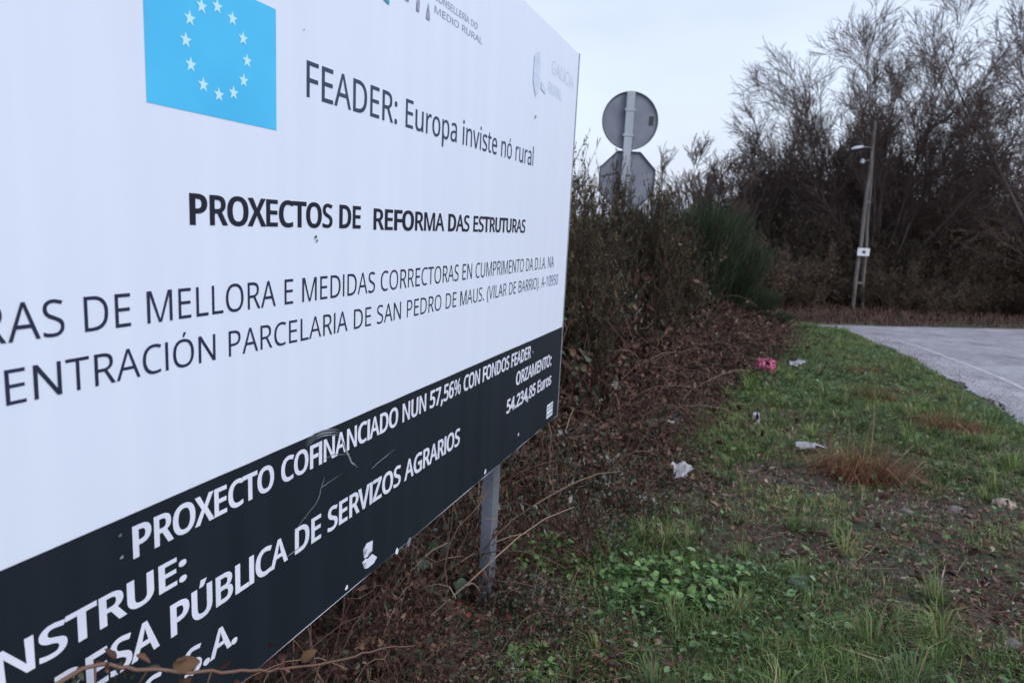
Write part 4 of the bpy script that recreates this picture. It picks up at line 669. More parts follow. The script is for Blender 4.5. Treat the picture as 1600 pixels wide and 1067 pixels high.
M_DEADLF = plant_mat('withered_leaf', [(0, (0.0352, 0.0229, 0.0168)), (0.4, (0.0792, 0.0458, 0.0302)), (0.7, (0.132, 0.0792, 0.0437)), (0.9, (0.0704, 0.0792, 0.0403)), (1, (0.1936, 0.1408, 0.0756))], .8, .12)
M_GRASS = plant_mat('verge_grass', [(0, (0.05, 0.0775, 0.0375)), (0.3, (0.0813, 0.135, 0.0475)), (0.55, (0.125, 0.2063, 0.0562)), (0.72, (0.2125, 0.2687, 0.0875)), (0.8, (0.2125, 0.175, 0.1)), (0.92, (0.2375, 0.1625, 0.1125)), (1, (0.45, 0.3875, 0.275))], .55, .25)
M_WEED = plant_mat('low_weeds', [(0, (0.0322, 0.0633, 0.0276)), (0.5, (0.0667, 0.1323, 0.0517)), (0.85, (0.115, 0.2012, 0.0805)), (1, (0.2185, 0.299, 0.1955))], .5, .2)
M_FALLEN = plant_mat('fallen_leaf', [(0, (.030, .016, .014)), (.35, (.09, .042, .034)), (.6, (.15, .085, .062)), (.85, (.25, .175, .14)), (1, (.42, .35, .31))], .7, .1)
M_RUSSET = plant_mat('russet_blades', [(0, (0.0522, 0.0183, 0.0134)), (0.4, (0.1508, 0.0548, 0.0307)), (0.7, (0.29, 0.1369, 0.072)), (0.85, (0.0928, 0.1217, 0.0384)), (1, (0.464, 0.3143, 0.192))], .6, .2)
M_IVY = plant_mat('ground_ivy_leaf', [(0, (0.0478, 0.0975, 0.0331)), (0.5, (0.1024, 0.2015, 0.0608)), (1, (0.1843, 0.3055, 0.1105))], .45, .2)
M_PALELEAF = plant_mat('grey_green_leaf', [(0, (.045, .075, .050)), (1, (.10, .14, .105))], .5, .15)
M_REDLEAF = plant_mat('red_leaf', [(0, (.06, .016, .014)), (1, (.16, .04, .028))], .5, .15)
M_BRACKEN = plant_mat('dead_bracken', [(0, (0.0375, 0.0225, 0.02)), (0.5, (0.075, 0.0425, 0.035)), (0.85, (0.125, 0.0813, 0.0562)), (1, (0.0625, 0.0688, 0.0375))], .85)

# ------------------------------------------------------------------ brambles
def bramble_parts(seed, nc=40, nl=2700, shift=0.0, big=1.0, twigs=420):
    """unit bush: about 1 m radius, 1 m high"""
    rg = np.random.default_rng(seed); gc = Geo(); gl = Geo()
    NP = []; ND = []
    for k in range(nc):
        a = rg.uniform(0, 2 * pi); r0_ = rg.uniform(0, .55); L_ = rg.uniform(.7, 1.7); el = rg.uniform(.5, 1.5)
        p = np.array([r0_ * cos(a), r0_ * sin(a), -.05]); a2 = a + rg.normal() * .7
        d = np.array([cos(a2) * cos(el), sin(a2) * cos(el), sin(el)]); pts = [p]
        n = 9
        for i in range(n):
            d = d + np.array([rg.normal() * .12, rg.normal() * .12, -.10 - .14 * i / n * 1.6]); d /= np.linalg.norm(d)
            p = p + d * L_ / n
            if p[2] < .0: p[2] = .01
            if p[2] > 1.0: p[2] = 1.0 + (p[2] - 1.0) * .2; d[2] = min(d[2], -.1)
            pts.append(p); NP.append(p); ND.append(d)
        pts = np.array(pts); rad = np.linspace(rg.uniform(.004, .0065), .0018, len(pts))
        gc.tubes(pts[:-1], pts[1:], rad[:-1], rad[1:], 4, tint=float(rg.choice([rg.uniform(.1, .5), rg.uniform(.5, 1.0)], p=[.7, .3])))
    # fine dead twigs through the volume
    n = twigs; P = rnd_unit(rg, n) * (rg.uniform(0, 1, (n, 1)) ** .45) * np.array([.95, .95, .9]); P[:, 2] = np.abs(P[:, 2])
    D = rnd_unit(rg, n); D[:, 2] = D[:, 2] * .7 + .15; Ln = rg.uniform(.1, .42, n)[:, None]; M_ = P + D * Ln * .5 + rg.normal(size=(n, 3)) * .02; E_ = P + D * Ln + rg.normal(size=(n, 3)) * .05
    tt = rg.uniform(0, 1, n) ** 1.5
    gc.tubes(P, M_, .0024, .0018, 3, tint=tt); gc.tubes(M_, E_, .0018, .0009, 3, tint=tt)
    # leaves: three leaflets at a time, on the canes and through the volume
    NP = np.array(NP); k = rg.integers(0, len(NP), nl // 6); C1 = NP[k] + rg.normal(size=(len(k), 3)) * .03
    n2 = nl // 3 - len(C1); C2 = rnd_unit(rg, n2) * (rg.uniform(0, 1, (n2, 1)) ** .38) * np.array([.95, .95, .88]); C2[:, 2] = np.abs(C2[:, 2])
    C_ = np.vstack([C1, C2]); nn = len(C_)
    patch = .5 + .5 * np.sin(C_[:, 0] * 5 + seed) * np.sin(C_[:, 1] * 4.3 + 1) * np.sin(C_[:, 2] * 6)
    for q in range(3):
        A = rnd_unit(rg, nn); A[:, 2] = A[:, 2] * .6 - .1; A /= np.linalg.norm(A, axis=1, keepdims=True); Bv = ortho(A, rg)
        sz = rg.gamma(6, .0068, nn) * big + .010
        ti = np.clip(rg.beta(.9, 1.5, nn) * .75 + shift + (patch - .35) * .6 * (rg.random(nn) > .3), 0, 1)
        gl.leaves(C_, A, Bv, sz, sz * rg.uniform(.38, .66, nn), ti, fold=.3)
    return gc.mesh('canes', M_CANE), gl.mesh('foliage', M_BLEAF)
BR = [bramble_parts(s, shift=sh, big=b, twigs=t) for s, sh, b, t in ((1, 0, 1, 420), (2, -.06, .9, 520), (3, .10, 1.0, 340), (4, .0, 1.1, 380), (5, .26, .95, 240), (6, .32, .85, 240), (7, -.12, 1.0, 600))]
BLAB = 'tangled winter bramble bush of brown canes and withered leaves along the verge'
def bramble(k, x, y, r, h, rz, label=BLAB, dz=-.05, group='brambles massed along the verge'):
    e = empty('bramble_bush', G3(x, y, dz), rz); e.scale = (r, r, h)
    tag(e, label, 'bramble', group)
    obj('canes', BR[k % 7][0], None, e); obj('foliage', BR[k % 7][1], None, e)
    return e
BB = [  # front row
 (.42, 3.75, .42, .66), (.74, 4.35, .44, .58), (1.0, 5.05, .48, .56), (1.35, 5.9, .55, .55), (1.75, 6.8, .60, .6), (2.25, 7.75, .6, .6), (2.85, 8.9, .65, .65), (3.5, 10.1, .7, .62), (4.15, 11.3, .7, .55), (4.6, 12.6, .7, .5),
 # second row
 (.15, 4.2, .62, .75), (.45, 4.9, .62, .95), (.85, 5.7, .7, 1.05), (1.25, 6.6, .75, 1.0), (1.75, 7.6, .75, .95), (2.3, 8.6, .75, .95), (3.0, 9.9, .8, .8), (3.7, 11.2, .8, .7),
 # third row, higher, towards the gorse
 (-.15, 4.9, .8, 1.65), (.35, 5.7, .85, 1.6), (.85, 6.7, .85, 1.45), (1.5, 8.3, .85, 1.15), (2.2, 9.6, .9, 1.05),
 # behind and under the board
 (-.30, 3.15, .42, .62), (-.02, 3.55, .42, .75), (-.62, 2.75, .45, .65), (-.95, 2.15, .48, .6), (-1.25, 1.6, .5, .6), (-.70, 3.7, .6, 1.0), (-1.3, 3.0, .7, 1.0), (-1.5, 2.3, .6, .8), (-.3, 4.3, .6, 1.1)]
rr = random.Random(21)
VAR = [4, 3, 1, 2, 0, 6, 0, 3, 1, 0, 2, 0, 6, 1, 3, 0, 6, 1, 2, 5, 0, 2, 3] + [5, 2, 4, 0, 1, 3, 0, 1, 2]
for k, (x, y, r, h) in enumerate(BB):
    lab, grp = ((BLAB.replace('tangled', 'low tangled').replace('along the verge', 'at the grass edge'), 'low brambles at the grass edge') if k < 10 else
                ('tangled bramble bush of brown canes in the middle of the hedge bank', 'brambles in the middle of the hedge') if k < 18 else
                ('taller dark bramble bush rising below the gorse at the back of the hedge', 'tall brambles at the back of the hedge') if k < 23 else
                ('brown bramble bush growing behind the information board', 'brambles behind the board'))
    bramble(VAR[k % len(VAR)], x, y, r, h, rr.uniform(0, 6.28), lab, group=grp)
# leafier brambles spilling over the soil beside the post
for k, (v, x, y, r, h) in enumerate([(4, .34, 3.30, .30, .62), (5, .62, 3.72, .32, .48), (4, .22, 2.62, .26, .26), (5, .02, 2.12, .26, .22), (2, .52, 2.45, .26, .15), (4, .95, 3.75, .30, .20), (3, .42, 1.98, .28, .13), (4, .10, 2.62, .24, .34), (5, 1.25, 4.75, .34, .24)]):
    bramble(v, x, y, r, h, 1.3 * k, 'low green leaved bramble spilling onto the soil right of the steel post', group='leafy brambles right of the post')
# three low ones that can be told apart
bramble(1, .22, 2.98, .26, .40, .4, 'low bramble with reddish canes growing right beside the visible steel post', group=None)
bramble(2, -.22, 2.35, .34, .30, 2.1, 'low brown bramble under the lower edge of the board', group=None)
bramble(0, -.55, 1.75, .36, .26, 4.1, 'low brown bramble at the bottom edge of the picture under the board', group=None)
bramble(3, .35, 2.3, .30, .16, 1.1, 'flattened dark bramble on the soil in front of the steel post', group=None)
bramble(2, 1.18, 4.15, .36, .16, 3.1, 'flattened dark bramble around the crumpled white paper', group=None)

for k, (v, x, y, r, h) in enumerate([(0, -.10, 2.80, .26, .50), (3, -.38, 2.12, .30, .44), (1, -.18, 1.92, .28, .28), (6, -.45, 2.45, .3, .55), (5, -.62, 1.5, .26, .36)]):
    bramble(v, x, y, r, h, 2.2 * k, 'dark knee high bramble directly under the lower edge of the board', group='dark brambles under the board')
# dry straw stems rising under the board
rg = np.random.default_rng(8)
def stalks(name, pts, label, n, hmin, hmax, rad, tint, seed, lean=.35, cat='dry stalks', group=None):
    rg = np.random.default_rng(seed); e = empty(name, G3(*pts[0])); g = Geo(); bx_, by_ = pts[0]
    for k in range(n):
        q = pts[rg.integers(0, len(pts))]; x, y = q[0] + rg.normal() * .13, q[1] + rg.normal() * .13
        side = (x - .0075) * .943 - (y - 2.66) * .332
        if -.15 < side < .06: x -= .22
        p = np.array([x - bx_, y - by_, -.02]); d = np.array([rg.normal() * lean, rg.normal() * lean, 1.]); Hh = rg.uniform(hmin, hmax); P = [p]
        for i in range(8):
            d = d + np.array([rg.normal() * .14, rg.normal() * .14, -.07 * i * lean]); d /= np.linalg.norm(d); p = p + d * Hh / 8; P.append(p)
        P = np.array(P); R_ = np.linspace(rad, rad * .45, 9); g.tubes(P[:-1], P[1:], R_[:-1], R_[1:], 5, tint=float(rg.uniform(*tint)))
    obj('stems', g.mesh('stems', M_CANE, True), None, e); tag(e, label, cat, group); return e
stalks('dry_stalks', [(-.42, 2.75), (-.25, 2.9), (-.12, 3.1), (-.5, 2.5)], 'pale dry bramble stalks rising under the board left of the steel post', 46, .5, .95, .0038, (.6, 1.0), 3)
stalks('dry_stalks', [(-.55, 2.1), (-.62, 1.95), (-.75, 1.9)], 'dark reddish upright stalks under the lower left part of the board', 34, .35, .7, .0035, (.15, .8), 4, .2)
stalks('dry_stalks', [(.9, 5.2), (.5, 4.6), (1.4, 6.3)], 'long bare straw coloured canes sticking out of the bramble mass', 34, .8, 1.7, .0042, (.5, 1.0), 6, .55)
stalks('dry_stalks', [(-.3, 1.55), (-.12, 1.9), (-.4, 1.3)], 'low straw stems crossing over the soil at the bottom edge', 26, .3, .6, .003, (.5, 1.0), 12, .9)

# foreground bramble cane crossing in front of the board
e = empty('bramble_cane', (-.62, .80, float(zg(-.62, .8)))); e0 = Vector(e.location)
tag(e, 'thin thorny cane with shrivelled leaves crossing in front of the lowest lettering', 'bramble')
P = np.array([(-.80, .55, .10), (-.76, .62, .55), (-.70, .74, .80), (-.640, .83, .93), (-.575, .90, .958), (-.525, .92, .938), (-.455, .95, .915), (-.40, 1.02, .872), (-.36, 1.12, .81), (-.31, 1.25, .74), (-.25, 1.42, .66), (-.2, 1.6, .55)]) - np.array(e0)
t_ = np.arange(len(P)); tf = np.linspace(0, len(P) - 1, 60); Q = np.stack([np.interp(tf, t_, P[:, i]) for i in range(3)], 1)
Q[1:-1] = (Q[:-2] + Q[1:-1] + Q[2:]) / 3; Q += np.random.default_rng(1).normal(size=Q.shape) * .0012
g = Geo(); g.path(Q, np.linspace(.0042, .0016, 60), 6, tint=.62); rg = np.random.default_rng(5)
for k in range(6, 58, 2):
    d = rnd_unit(rg, 1)[0]; g.tubes([Q[k]], [Q[k] + d * .006], .0012, .0002, 3, tint=.5)
for k, L_ in ((22, .07), (28, .06), (34, .10), (40, .08), (46, .10)):
    d = np.array([rg.normal() * .4, -.2, rg.choice([-1, 1]) * .9]); d /= np.linalg.norm(d); m_ = Q[k] + d * L_ * .5 + rg.normal(size=3) * .006
    g.tubes([Q[k], m_], [m_, Q[k] + d * L_], [.0018, .0013], [.0013, .0007], 4, tint=.6)
obj('cane', g.mesh('cane', M_CANE, True), None, e)
def leaf_mesh(name, mat, n=7, wid=.36, curl=.25, tint=.5, lobes=0.0, seed=0):
    """single leaf, unit length along +x, folded at the midrib, slightly curled"""
    rg = np.random.default_rng(seed); v = []; t_ = []
    for i in range(n + 1):
        s = i / n; w = wid * sin(pi * min(1, s * .93 + .05)) ** .75 * (1 + lobes * sin(s * 17)); z0 = -curl * s * s
        for sd in (-1, 0, 1): v.append((s, sd * w, z0 + abs(sd) * w * .28 + rg.normal() * .012)); t_.append(tint + (0 if sd else .12))
    q = []
    for i in range(n):
        a = i * 3; q += [(a, a + 1, a + 4, a + 3), (a + 1, a + 2, a + 5, a + 4)]
    g = Geo(); g.put(v, q, tint=np.array(t_)); return g.mesh(name, mat, True)
LM_DRY = [leaf_mesh('leaf', M_BLEAF, 6, .30, .7, t__, .12, k) for k, t__ in enumerate((.12, .3, .56))]
LM_OLIVE = leaf_mesh('leaf', M_DEADLF, 7, .33, .4, .52, .05, 9)
def leaf_at(parent, me, loc, size, rot):
    o = obj('leaf', me, None, parent, loc); o.scale = (size,) * 3; o.rotation_euler = rot; return o
rr = random.Random(9)
for k in range(26):
    i = rr.randint(20, 34); c = Q[i]
    leaf_at(e, rr.choice(LM_DRY), (c[0] + rr.gauss(0, .012), c[1] + rr.gauss(0, .012), c[2] + rr.gauss(-.012, .012)), rr.uniform(.009, .020), (rr.uniform(0, 6), rr.uniform(0, 6), rr.uniform(0, 6)))
for k in range(12):
    i = rr.randint(36, 56); c = Q[i]
    leaf_at(e, rr.choice(LM_DRY), (c[0] + rr.gauss(0, .015), c[1] + rr.gauss(0, .015), c[2] + rr.gauss(0, .015)), rr.uniform(.008, .018), (rr.uniform(0, 6), rr.uniform(0, 6), rr.uniform(0, 6)))
c = Q[31]; leaf_at(e, LM_OLIVE, (c[0] - .01, c[1], c[2] + .010), .036, (radians(60), 0, radians(20)))
c = Q[44]; leaf_at(e, LM_OLIVE, (c[0], c[1], c[2] + .01), .03, (radians(50), radians(-50), 0))

# ------------------------------------------------------------------ gorse
def gorse_parts(seed):
    rg = np.random.default_rng(seed); gs_ = Geo(); gl = Geo(); S = []; E_ = []
    for k in range(60):
        a = rg.uniform(0, 2 * pi); sp = rg.uniform(.05, .75) ; d = np.array([cos(a) * sp, sin(a) * sp, 1.0]); d /= np.linalg.norm(d); p = np.array([rg.normal() * .12, rg.normal() * .12, -.05]); Hh = rg.uniform(.65, 1.08); P = [p]
        for i in range(8):
            d = d + np.array([rg.normal() * .20, rg.normal() * .20, .03]); d /= np.linalg.norm(d); p = p + d * Hh / 8; P.append(p)
            if i >= 1:
                for b_ in range(5):
                    dd = d * .5 + rnd_unit(rg, 1)[0] * 1.0; dd[2] = abs(dd[2]) * .8 + .05; dd /= np.linalg.norm(dd); l_ = rg.uniform(.09, .26); S.append(p - d * Hh / 8 * rg.random()); E_.append(S[-1] + dd * l_)
        P = np.array(P); R_ = np.linspace(.010, .003, 9); gs_.tubes(P[:-1], P[1:], R_[:-1], R_[1:], 4, tint=.2); S.append(P[-3]); E_.append(P[-1] + d * .08)
    S = np.array(S); E_ = np.array(E_); gs_.tubes(S, E_, .003, .0012, 3, tint=rg.uniform(0, .45, len(S)))
    per = 17; n = len(S) * per; f = rg.random(n); i = np.repeat(np.arange(len(S)), per); P = S[i] + (E_[i] - S[i]) * f[:, None]
    ax = E_[i] - S[i]; ax /= np.linalg.norm(ax, axis=1, keepdims=True); A = ax * .7 + rnd_unit(rg, n) * .9; A /= np.linalg.norm(A, axis=1, keepdims=True)
    ti = np.clip(np.repeat(rg.beta(1.5, 2.2, len(S)), per) + rg.normal(size=n) * .12, 0, 1)
    gl.leaves(P, A, ortho(A, rg), rg.uniform(.018, .045, n), rg.uniform(.005, .010, n), ti, simple=True)
    return gs_.mesh('stems', M_CANE), gl.mesh('spines', M_GORSE)
GO = [gorse_parts(31), gorse_parts(32)]
for k, (x, y, r, h, lab) in enumerate([
    (.42, 4.85, .5, 1.62, 'smaller olive gorse bush rising out of the brambles beside the board edge'),
    (.22, 5.15, .72, 2.02, 'olive brown gorse bush directly at the right hand edge of the board'),
    (.62, 5.9, .74, 1.86, 'spiny olive gorse bush below the left half of the eight sided sign'),
    (1.30, 6.6, .56, 2.0, 'dark gorse bush with rusty shoots covering the right part of the eight sided sign'),
    (-.35, 5.6, 1.0, 2.1, 'gorse bush behind the board, mostly covered by it'),
    (1.8, 7.9, .75, 1.55, 'lower gorse bush between the traffic signs and the green broom'),
    (.98, 6.75, .55, 2.06, 'gorse bush directly in front of the sign post hiding its lower half')]):
    e = empty('gorse_bush', G3(x, y, -.05), k * 1.7); e.scale = (r, r, h); tag(e, lab, 'gorse bush', 'gorse bushes behind the brambles')
    obj('stems', GO[k % 2][0], None, e); obj('spines', GO[k % 2][1], None, e)

# ------------------------------------------------------------------ green broom
def broom_parts(seed):
    rg = np.random.default_rng(seed); g = Geo(); gs_ = Geo()
    n = 14000; a = rg.uniform(0, 2 * pi, n); sp = rg.uniform(0, 1, n) ** .7 * .75; f = rg.uniform(.12, .86, n) * (1 - .15 * sp)
    P = np.stack([np.cos(a) * sp * f, np.sin(a) * sp * f, f], 1) + rg.normal(size=(n, 3)) * .03
    A = np.stack([np.cos(a) * sp * .7, np.sin(a) * sp * .7, np.ones(n)], 1) + rg.normal(size=(n, 3)) * .33; A /= np.linalg.norm(A, axis=1, keepdims=True)
    g.leaves(P, A, ortho(A, rg), rg.uniform(.07, .20, n), rg.uniform(.003, .006, n), np.clip(rg.beta(2, 2.5, n), 0, 1), simple=True, fold=.1)
    for k in range(60):
        a_ = rg.uniform(0, 6.28); s_ = rg.uniform(0, .7); P_ = [np.array([cos(a_) * s_ * t, sin(a_) * s_ * t, t]) + rg.normal(size=3) * .015 for t in np.linspace(0, .8, 6)]; P_ = np.array(P_)
        gs_.tubes(P_[:-1], P_[1:], .008, .005, 4, tint=.2)
    return gs_.mesh('stems', M_CANE), g.mesh('whips', M_BROOM)
BO = [broom_parts(41), broom_parts(42)]
for k, (x, y, r, h, lab) in enumerate([
    (2.45, 9.3, 1.15, 2.05, 'tall dark green broom bush right of the traffic signs'),
    (3.1, 10.3, 1.15, 1.75, 'second dark green broom bush sloping down to the road'),
    (1.6, 9.6, .9, 1.85, 'dark green broom bush half hidden behind the gorse'),
    (3.95, 11.6, .85, 1.05, 'low dark green broom bush nearest the road bend'),
    (4.75, 12.7, .65, .55, 'small low green broom at the tip of the hedge')]):
    e = empty('broom_bush', G3(x, y, -.05), k * 2.1); e.scale = (r, r, h); tag(e, lab, 'broom bush', 'green broom bushes on the verge')
    obj('stems', BO[k % 2][0], None, e); obj('whips', BO[k % 2][1], None, e)

# ------------------------------------------------------------------ grass, weeds, fallen leaves
def gauss(x, y, cx, cy, sx, sy): return np.exp(-((x - cx) / sx) ** 2 - ((y - cy) / sy) ** 2)
def brown(x, y):
    return np.clip(.95 * gauss(x, y, 2.75, 4.15, .55, .35) + .9 * gauss(x, y, 1.85, 4.45, .4, .3) + 1.0 * gauss(x, y, 2.35, 2.9, .35, .75) + .8 * gauss(x, y, 1.65, 3.35, .5, .12)
        + 1.0 * gauss(x, y, 1.05, 4.2, .5, .7) + .8 * gauss(x, y, .35, 2.5, .42, .5) + .6 * gauss(x, y, 2.55, 6.3, .35, .3) + 1.1 * gauss(x, y, 3.1, 3.2, .8, .8)
        + .60 * vnoise(x, y, 2.6, 4) - .02, 0, 1)
def verge_pts(n, seed, y0=1.75, y1=15.4, pw=1.25):
    rg = np.random.default_rng(seed); u = rg.random(n)
    y = (y0 ** (1 - pw) + u * (y1 ** (1 - pw) - y0 ** (1 - pw))) ** (1 / (1 - pw))
    x = hx(y) - .9 + rg.random(n) * (xleft(y) - hx(y) + 1.1)
    return rg, x, y
rg, x, y = verge_pts(380000, 51)
d = -road_d(x, y); br = brown(x, y); hd = x - hx(y)
keep = (rg.random(len(x)) < (.08 + .92 * (1 - br) ** 1.6) * sm(-.35, .25, hd) * sm(-.06, .16, d) * (.35 + .65 * (vnoise(x, y, 7, 9) > -.35))) & ~((x < 2.2) & (y < 1.9))
x, y, br, d = x[keep], y[keep], br[keep], d[keep]; n = len(x)
tall = .75 + .55 * np.clip(vnoise(x, y, 2.8, 17), -1, 1)
Hh = rg.gamma(4, .011, n) * tall * (1 - .45 * br) + .012
Hh *= 1 + .5 * gauss(x, y, 1.5, 2.6, .8, .5) + .6 * sm(7, 14, y)
a = rg.uniform(0, 2 * pi, n); Dr = np.stack([np.cos(a), np.sin(a)], 1)
col = np.clip(.40 + .22 * vnoise(x, y, 3.5, 23) + rg.normal(size=n) * .13 + .45 * gauss(x, y, 1.7, 4.1, .25, .25), 0, .74)
dead = rg.random(n) < (.07 + .35 * br); col[dead] = rg.uniform(.76, 1, dead.sum())
g = Geo(); rc, cx_, cy_ = verge_pts(1500, 57, pw=1.05)
kc = rc.random(len(cx_)) < (1 - .8 * brown(cx_, cy_)) * sm(-.3, .2, cx_ - hx(cy_)) * sm(.05, .3, -road_d(cx_, cy_)) * (.25 + .75 * (vnoise(cx_, cy_, 1.3, 71) > .0)); cx_, cy_ = cx_[kc], cy_[kc]
m_ = 46; ci = np.repeat(np.arange(len(cx_)), m_); nc_ = len(ci); an_ = rc.uniform(0, 2 * pi, nc_); rr_ = np.abs(rc.normal(size=nc_)) * .022
bx0, by0 = cx_[ci] + np.cos(an_) * rr_, cy_[ci] + np.sin(an_) * rr_; hc = rc.gamma(5, .026, len(cx_))[ci] * rc.uniform(.45, 1.1, nc_)
tcol = np.clip(rc.uniform(.1, .72, len(cx_))[ci] + rc.normal(size=nc_) * .07, 0, .76); dm = rc.random(nc_) < .10; tcol[dm] = rc.uniform(.78, 1, dm.sum())
g.blades(np.stack([bx0, by0, zg(bx0, by0) - .004], 1), hc, rc.uniform(.0026, .0052, nc_) * (1 + .07 * by0), np.stack([np.cos(an_), np.sin(an_)], 1), rc.uniform(.3, 1.2, nc_), tcol)
g.blades(np.stack([x, y, zg(x, y) - .004], 1), Hh, rg.uniform(.0022, .0048, n) * (1 + .09 * y), Dr, rg.uniform(.15, 1.1, n), col)
tag(obj('verge_grass', g.mesh('verge_grass', M_GRASS)), 'short patchy green and straw grass covering the verge', kind='stuff')
# small round leaved weeds between the grass
rg, x, y = verge_pts(90000, 52)
w_ = .22 + .9 * (vnoise(x, y, 1.9, 31) > .25) + gauss(x, y, 3.1, 7.4, .6, .7) * 1.2 + gauss(x, y, .75, 2.9, .5, .35) + .7 * gauss(x, y, .25, 3.3, .3, .4) + gauss(x, y, 4.2, 9.5, .6, 2)
keep = rg.random(len(x)) < w_ * (1 - .75 * brown(x, y)) * sm(-.6, .1, x - hx(y)) * sm(0, .25, -road_d(x, y)) * .75
x, y = x[keep], y[keep]; n = len(x)
A = rnd_unit(rg, n); A[:, 2] = A[:, 2] * .35 + .1; A /= np.linalg.norm(A, axis=1, keepdims=True)
Bv = np.cross(np.array([0, 0, 1.]), A); Bv /= np.linalg.norm(Bv, axis=1, keepdims=True); Bv += rg.normal(size=(n, 3)) * .25; Bv /= np.linalg.norm(Bv, axis=1, keepdims=True)
sz = rg.gamma(4, .0045, n) * (1 + .05 * y) + .004
g = Geo(); g.leaves(np.stack([x, y, zg(x, y) + rg.uniform(.005, .065, n)], 1), A, Bv, sz, sz * rg.uniform(.28, .85, n), np.clip(rg.beta(1.3, 1.3, n) + .1 * vnoise(x, y, 4, 5), 0, 1), fold=.18)
tag(obj('low_weeds', g.mesh('low_weeds', M_WEED)), 'low round leaved green weeds creeping through the grass', kind='stuff')
# fallen leaves and twig litter
rg, x, y = verge_pts(70000, 53)
keep = rg.random(len(x)) < (.16 + .84 * brown(x, y)) * sm(-.1, .3, -road_d(x, y)) * .55
x, y = x[keep], y[keep]; n = len(x)
A = rnd_unit(rg, n); A[:, 2] *= .35; A /= np.linalg.norm(A, axis=1, keepdims=True); Bv = ortho(A, rg); Bv[:, 2] *= .5; Bv /= np.linalg.norm(Bv, axis=1, keepdims=True)
sz = rg.gamma(4, .006, n) + .006
g = Geo(); g.leaves(np.stack([x, y, zg(x, y) + rg.uniform(.004, .03, n)], 1), A, Bv, sz, sz * rg.uniform(.3, .6, n), rg.beta(1.6, 1.8, n), fold=.3)
tag(obj('fallen_leaves', g.mesh('fallen_leaves', M_FALLEN)), 'withered brown fallen leaves littering the bare patches', kind='stuff')
rg, x, y = verge_pts(12000, 54)
keep = rg.random(len(x)) < (.15 + .8 * brown(x, y)) * sm(-.1, .3, -road_d(x, y)) * .6
x, y = x[keep], y[keep]; n = len(x); a = rg.uniform(0, 6.28, n); ln = rg.uniform(.04, .22, n)
P = np.stack([x, y, zg(x, y) + .008], 1); E_ = P + np.stack([np.cos(a) * ln, np.sin(a) * ln, rg.uniform(-.005, .05, n)], 1)
g = Geo(); g.tubes(P, E_, .0018, .001, 3, tint=rg.uniform(.2, 1, n)); tag(obj('twig_litter', g.mesh('twig_litter', M_CANE)), 'small dead twigs and straw lying on the ground', kind='stuff')

# russet tufts
def tuft(x, y, r, h, n, seed, lab, green=.15):
    rg = np.random.default_rng(seed); g = Geo(); a = rg.uniform(0, 6.28, n); p = rg.normal(size=(n, 2)) * r * np.array([.34, .2])
    Dr = np.stack([np.cos(a), np.sin(a)], 1); Dr = Dr * .7 + p / (r * .22) * .4; Dr /= np.linalg.norm(Dr, axis=1, keepdims=True)
    ti = rg.beta(1.6, 2.0, n) * .78; gm = rg.random(n) < green; ti[gm] = rg.uniform(.82, .9, gm.sum()); st_ = rg.random(n) < .08; ti[st_] = 1
    g.blades(np.stack([p[:, 0], p[:, 1], np.zeros(n)], 1), rg.gamma(5, .17, n) * h * np.where(gm, 1.5, 1.0), rg.uniform(.0025, .005, n), Dr, np.where(gm, rg.uniform(.05, .4, n), rg.uniform(.8, 1.9, n)), ti)
    o = obj('dead_grass_tuft', g.mesh('blades', M_RUSSET), None, None, G3(x, y, -.01)); tag(o, lab, 'grass tuft', 'russet grass tufts on the verge')
tuft(2.40, 4.55, .34, .20, 1200, 61, 'largest russet grass tuft, nearest the camera, with green blades standing in it', .18)
tuft(3.80, 5.85, .30, .17, 800, 62, 'rust brown drooping grass tuft closest to the road edge')
tuft(3.72, 6.95, .26, .15, 520, 63, 'smaller brown and green grass tuft behind the one near the road', .3)
tuft(4.45, 8.7, .26, .14, 300, 64, 'farthest faint russet patch of dead grass on the verge', .1)

# leafy green ground plant right of the post, its larger leaves one by one
def leafy(name, x, y, rx, ry, n, lo, hi, hmax, mats, lab, seed, cat='leafy plant', up_=.4):
    rr = random.Random(seed); e = empty(name, G3(x, y)); g = Geo(); tag(e, lab, cat)
    for k in range(n):
        a = rr.uniform(0, 6.28); q = sqrt(rr.random()); dx, dy = rx * q * cos(a), ry * q * sin(a)
        z = float(zg(x + dx, y + dy)) - e.location.z + rr.uniform(.02, hmax) * (1.1 - q * .6)
        leaf_at(e, rr.choice(mats), (dx, dy, z), rr.uniform(lo, hi), (rr.gauss(0, .35), rr.gauss(-.1, up_), rr.uniform(0, 6.28)))
        g.tubes([(dx * .8, dy * .8, z - hmax * .6 - .03)], [(dx, dy, z)], .0012, .0009, 4, tint=.5)
    obj('stems', g.mesh('stems', M_WEED), None, e); return e
IV = [leaf_mesh('leaf', M_IVY, 5, .46, .25, t__, .1, 70 + k) for k, t__ in enumerate((.15, .4, .6, .85))]
PLF = [leaf_mesh('leaf', M_PALELEAF, 6, .44, .2, t__, .04, 80 + k) for k, t__ in enumerate((.3, .7))]
RDL = [leaf_mesh('leaf', M_REDLEAF, 5, .34, .4, t__, .08, 90 + k) for k, t__ in enumerate((.2, .8))]
leafy('ground_leaf_plant', .78, 2.92, .36, .22, 290, .026, .045, .13, IV, 'bright green leafy ground plant right of the steel post', 1)
leafy('ground_leaf_plant', .20, 3.02, .16, .18, 120, .020, .036, .22, IV[:3], 'darker green small leaved plant immediately right of the steel post', 2)
leafy('ground_leaf_plant', .12, 2.32, .12, .10, 60, .026, .042, .10, IV[1:], 'green leafy sprig on the soil at the foot of the steel post', 3)
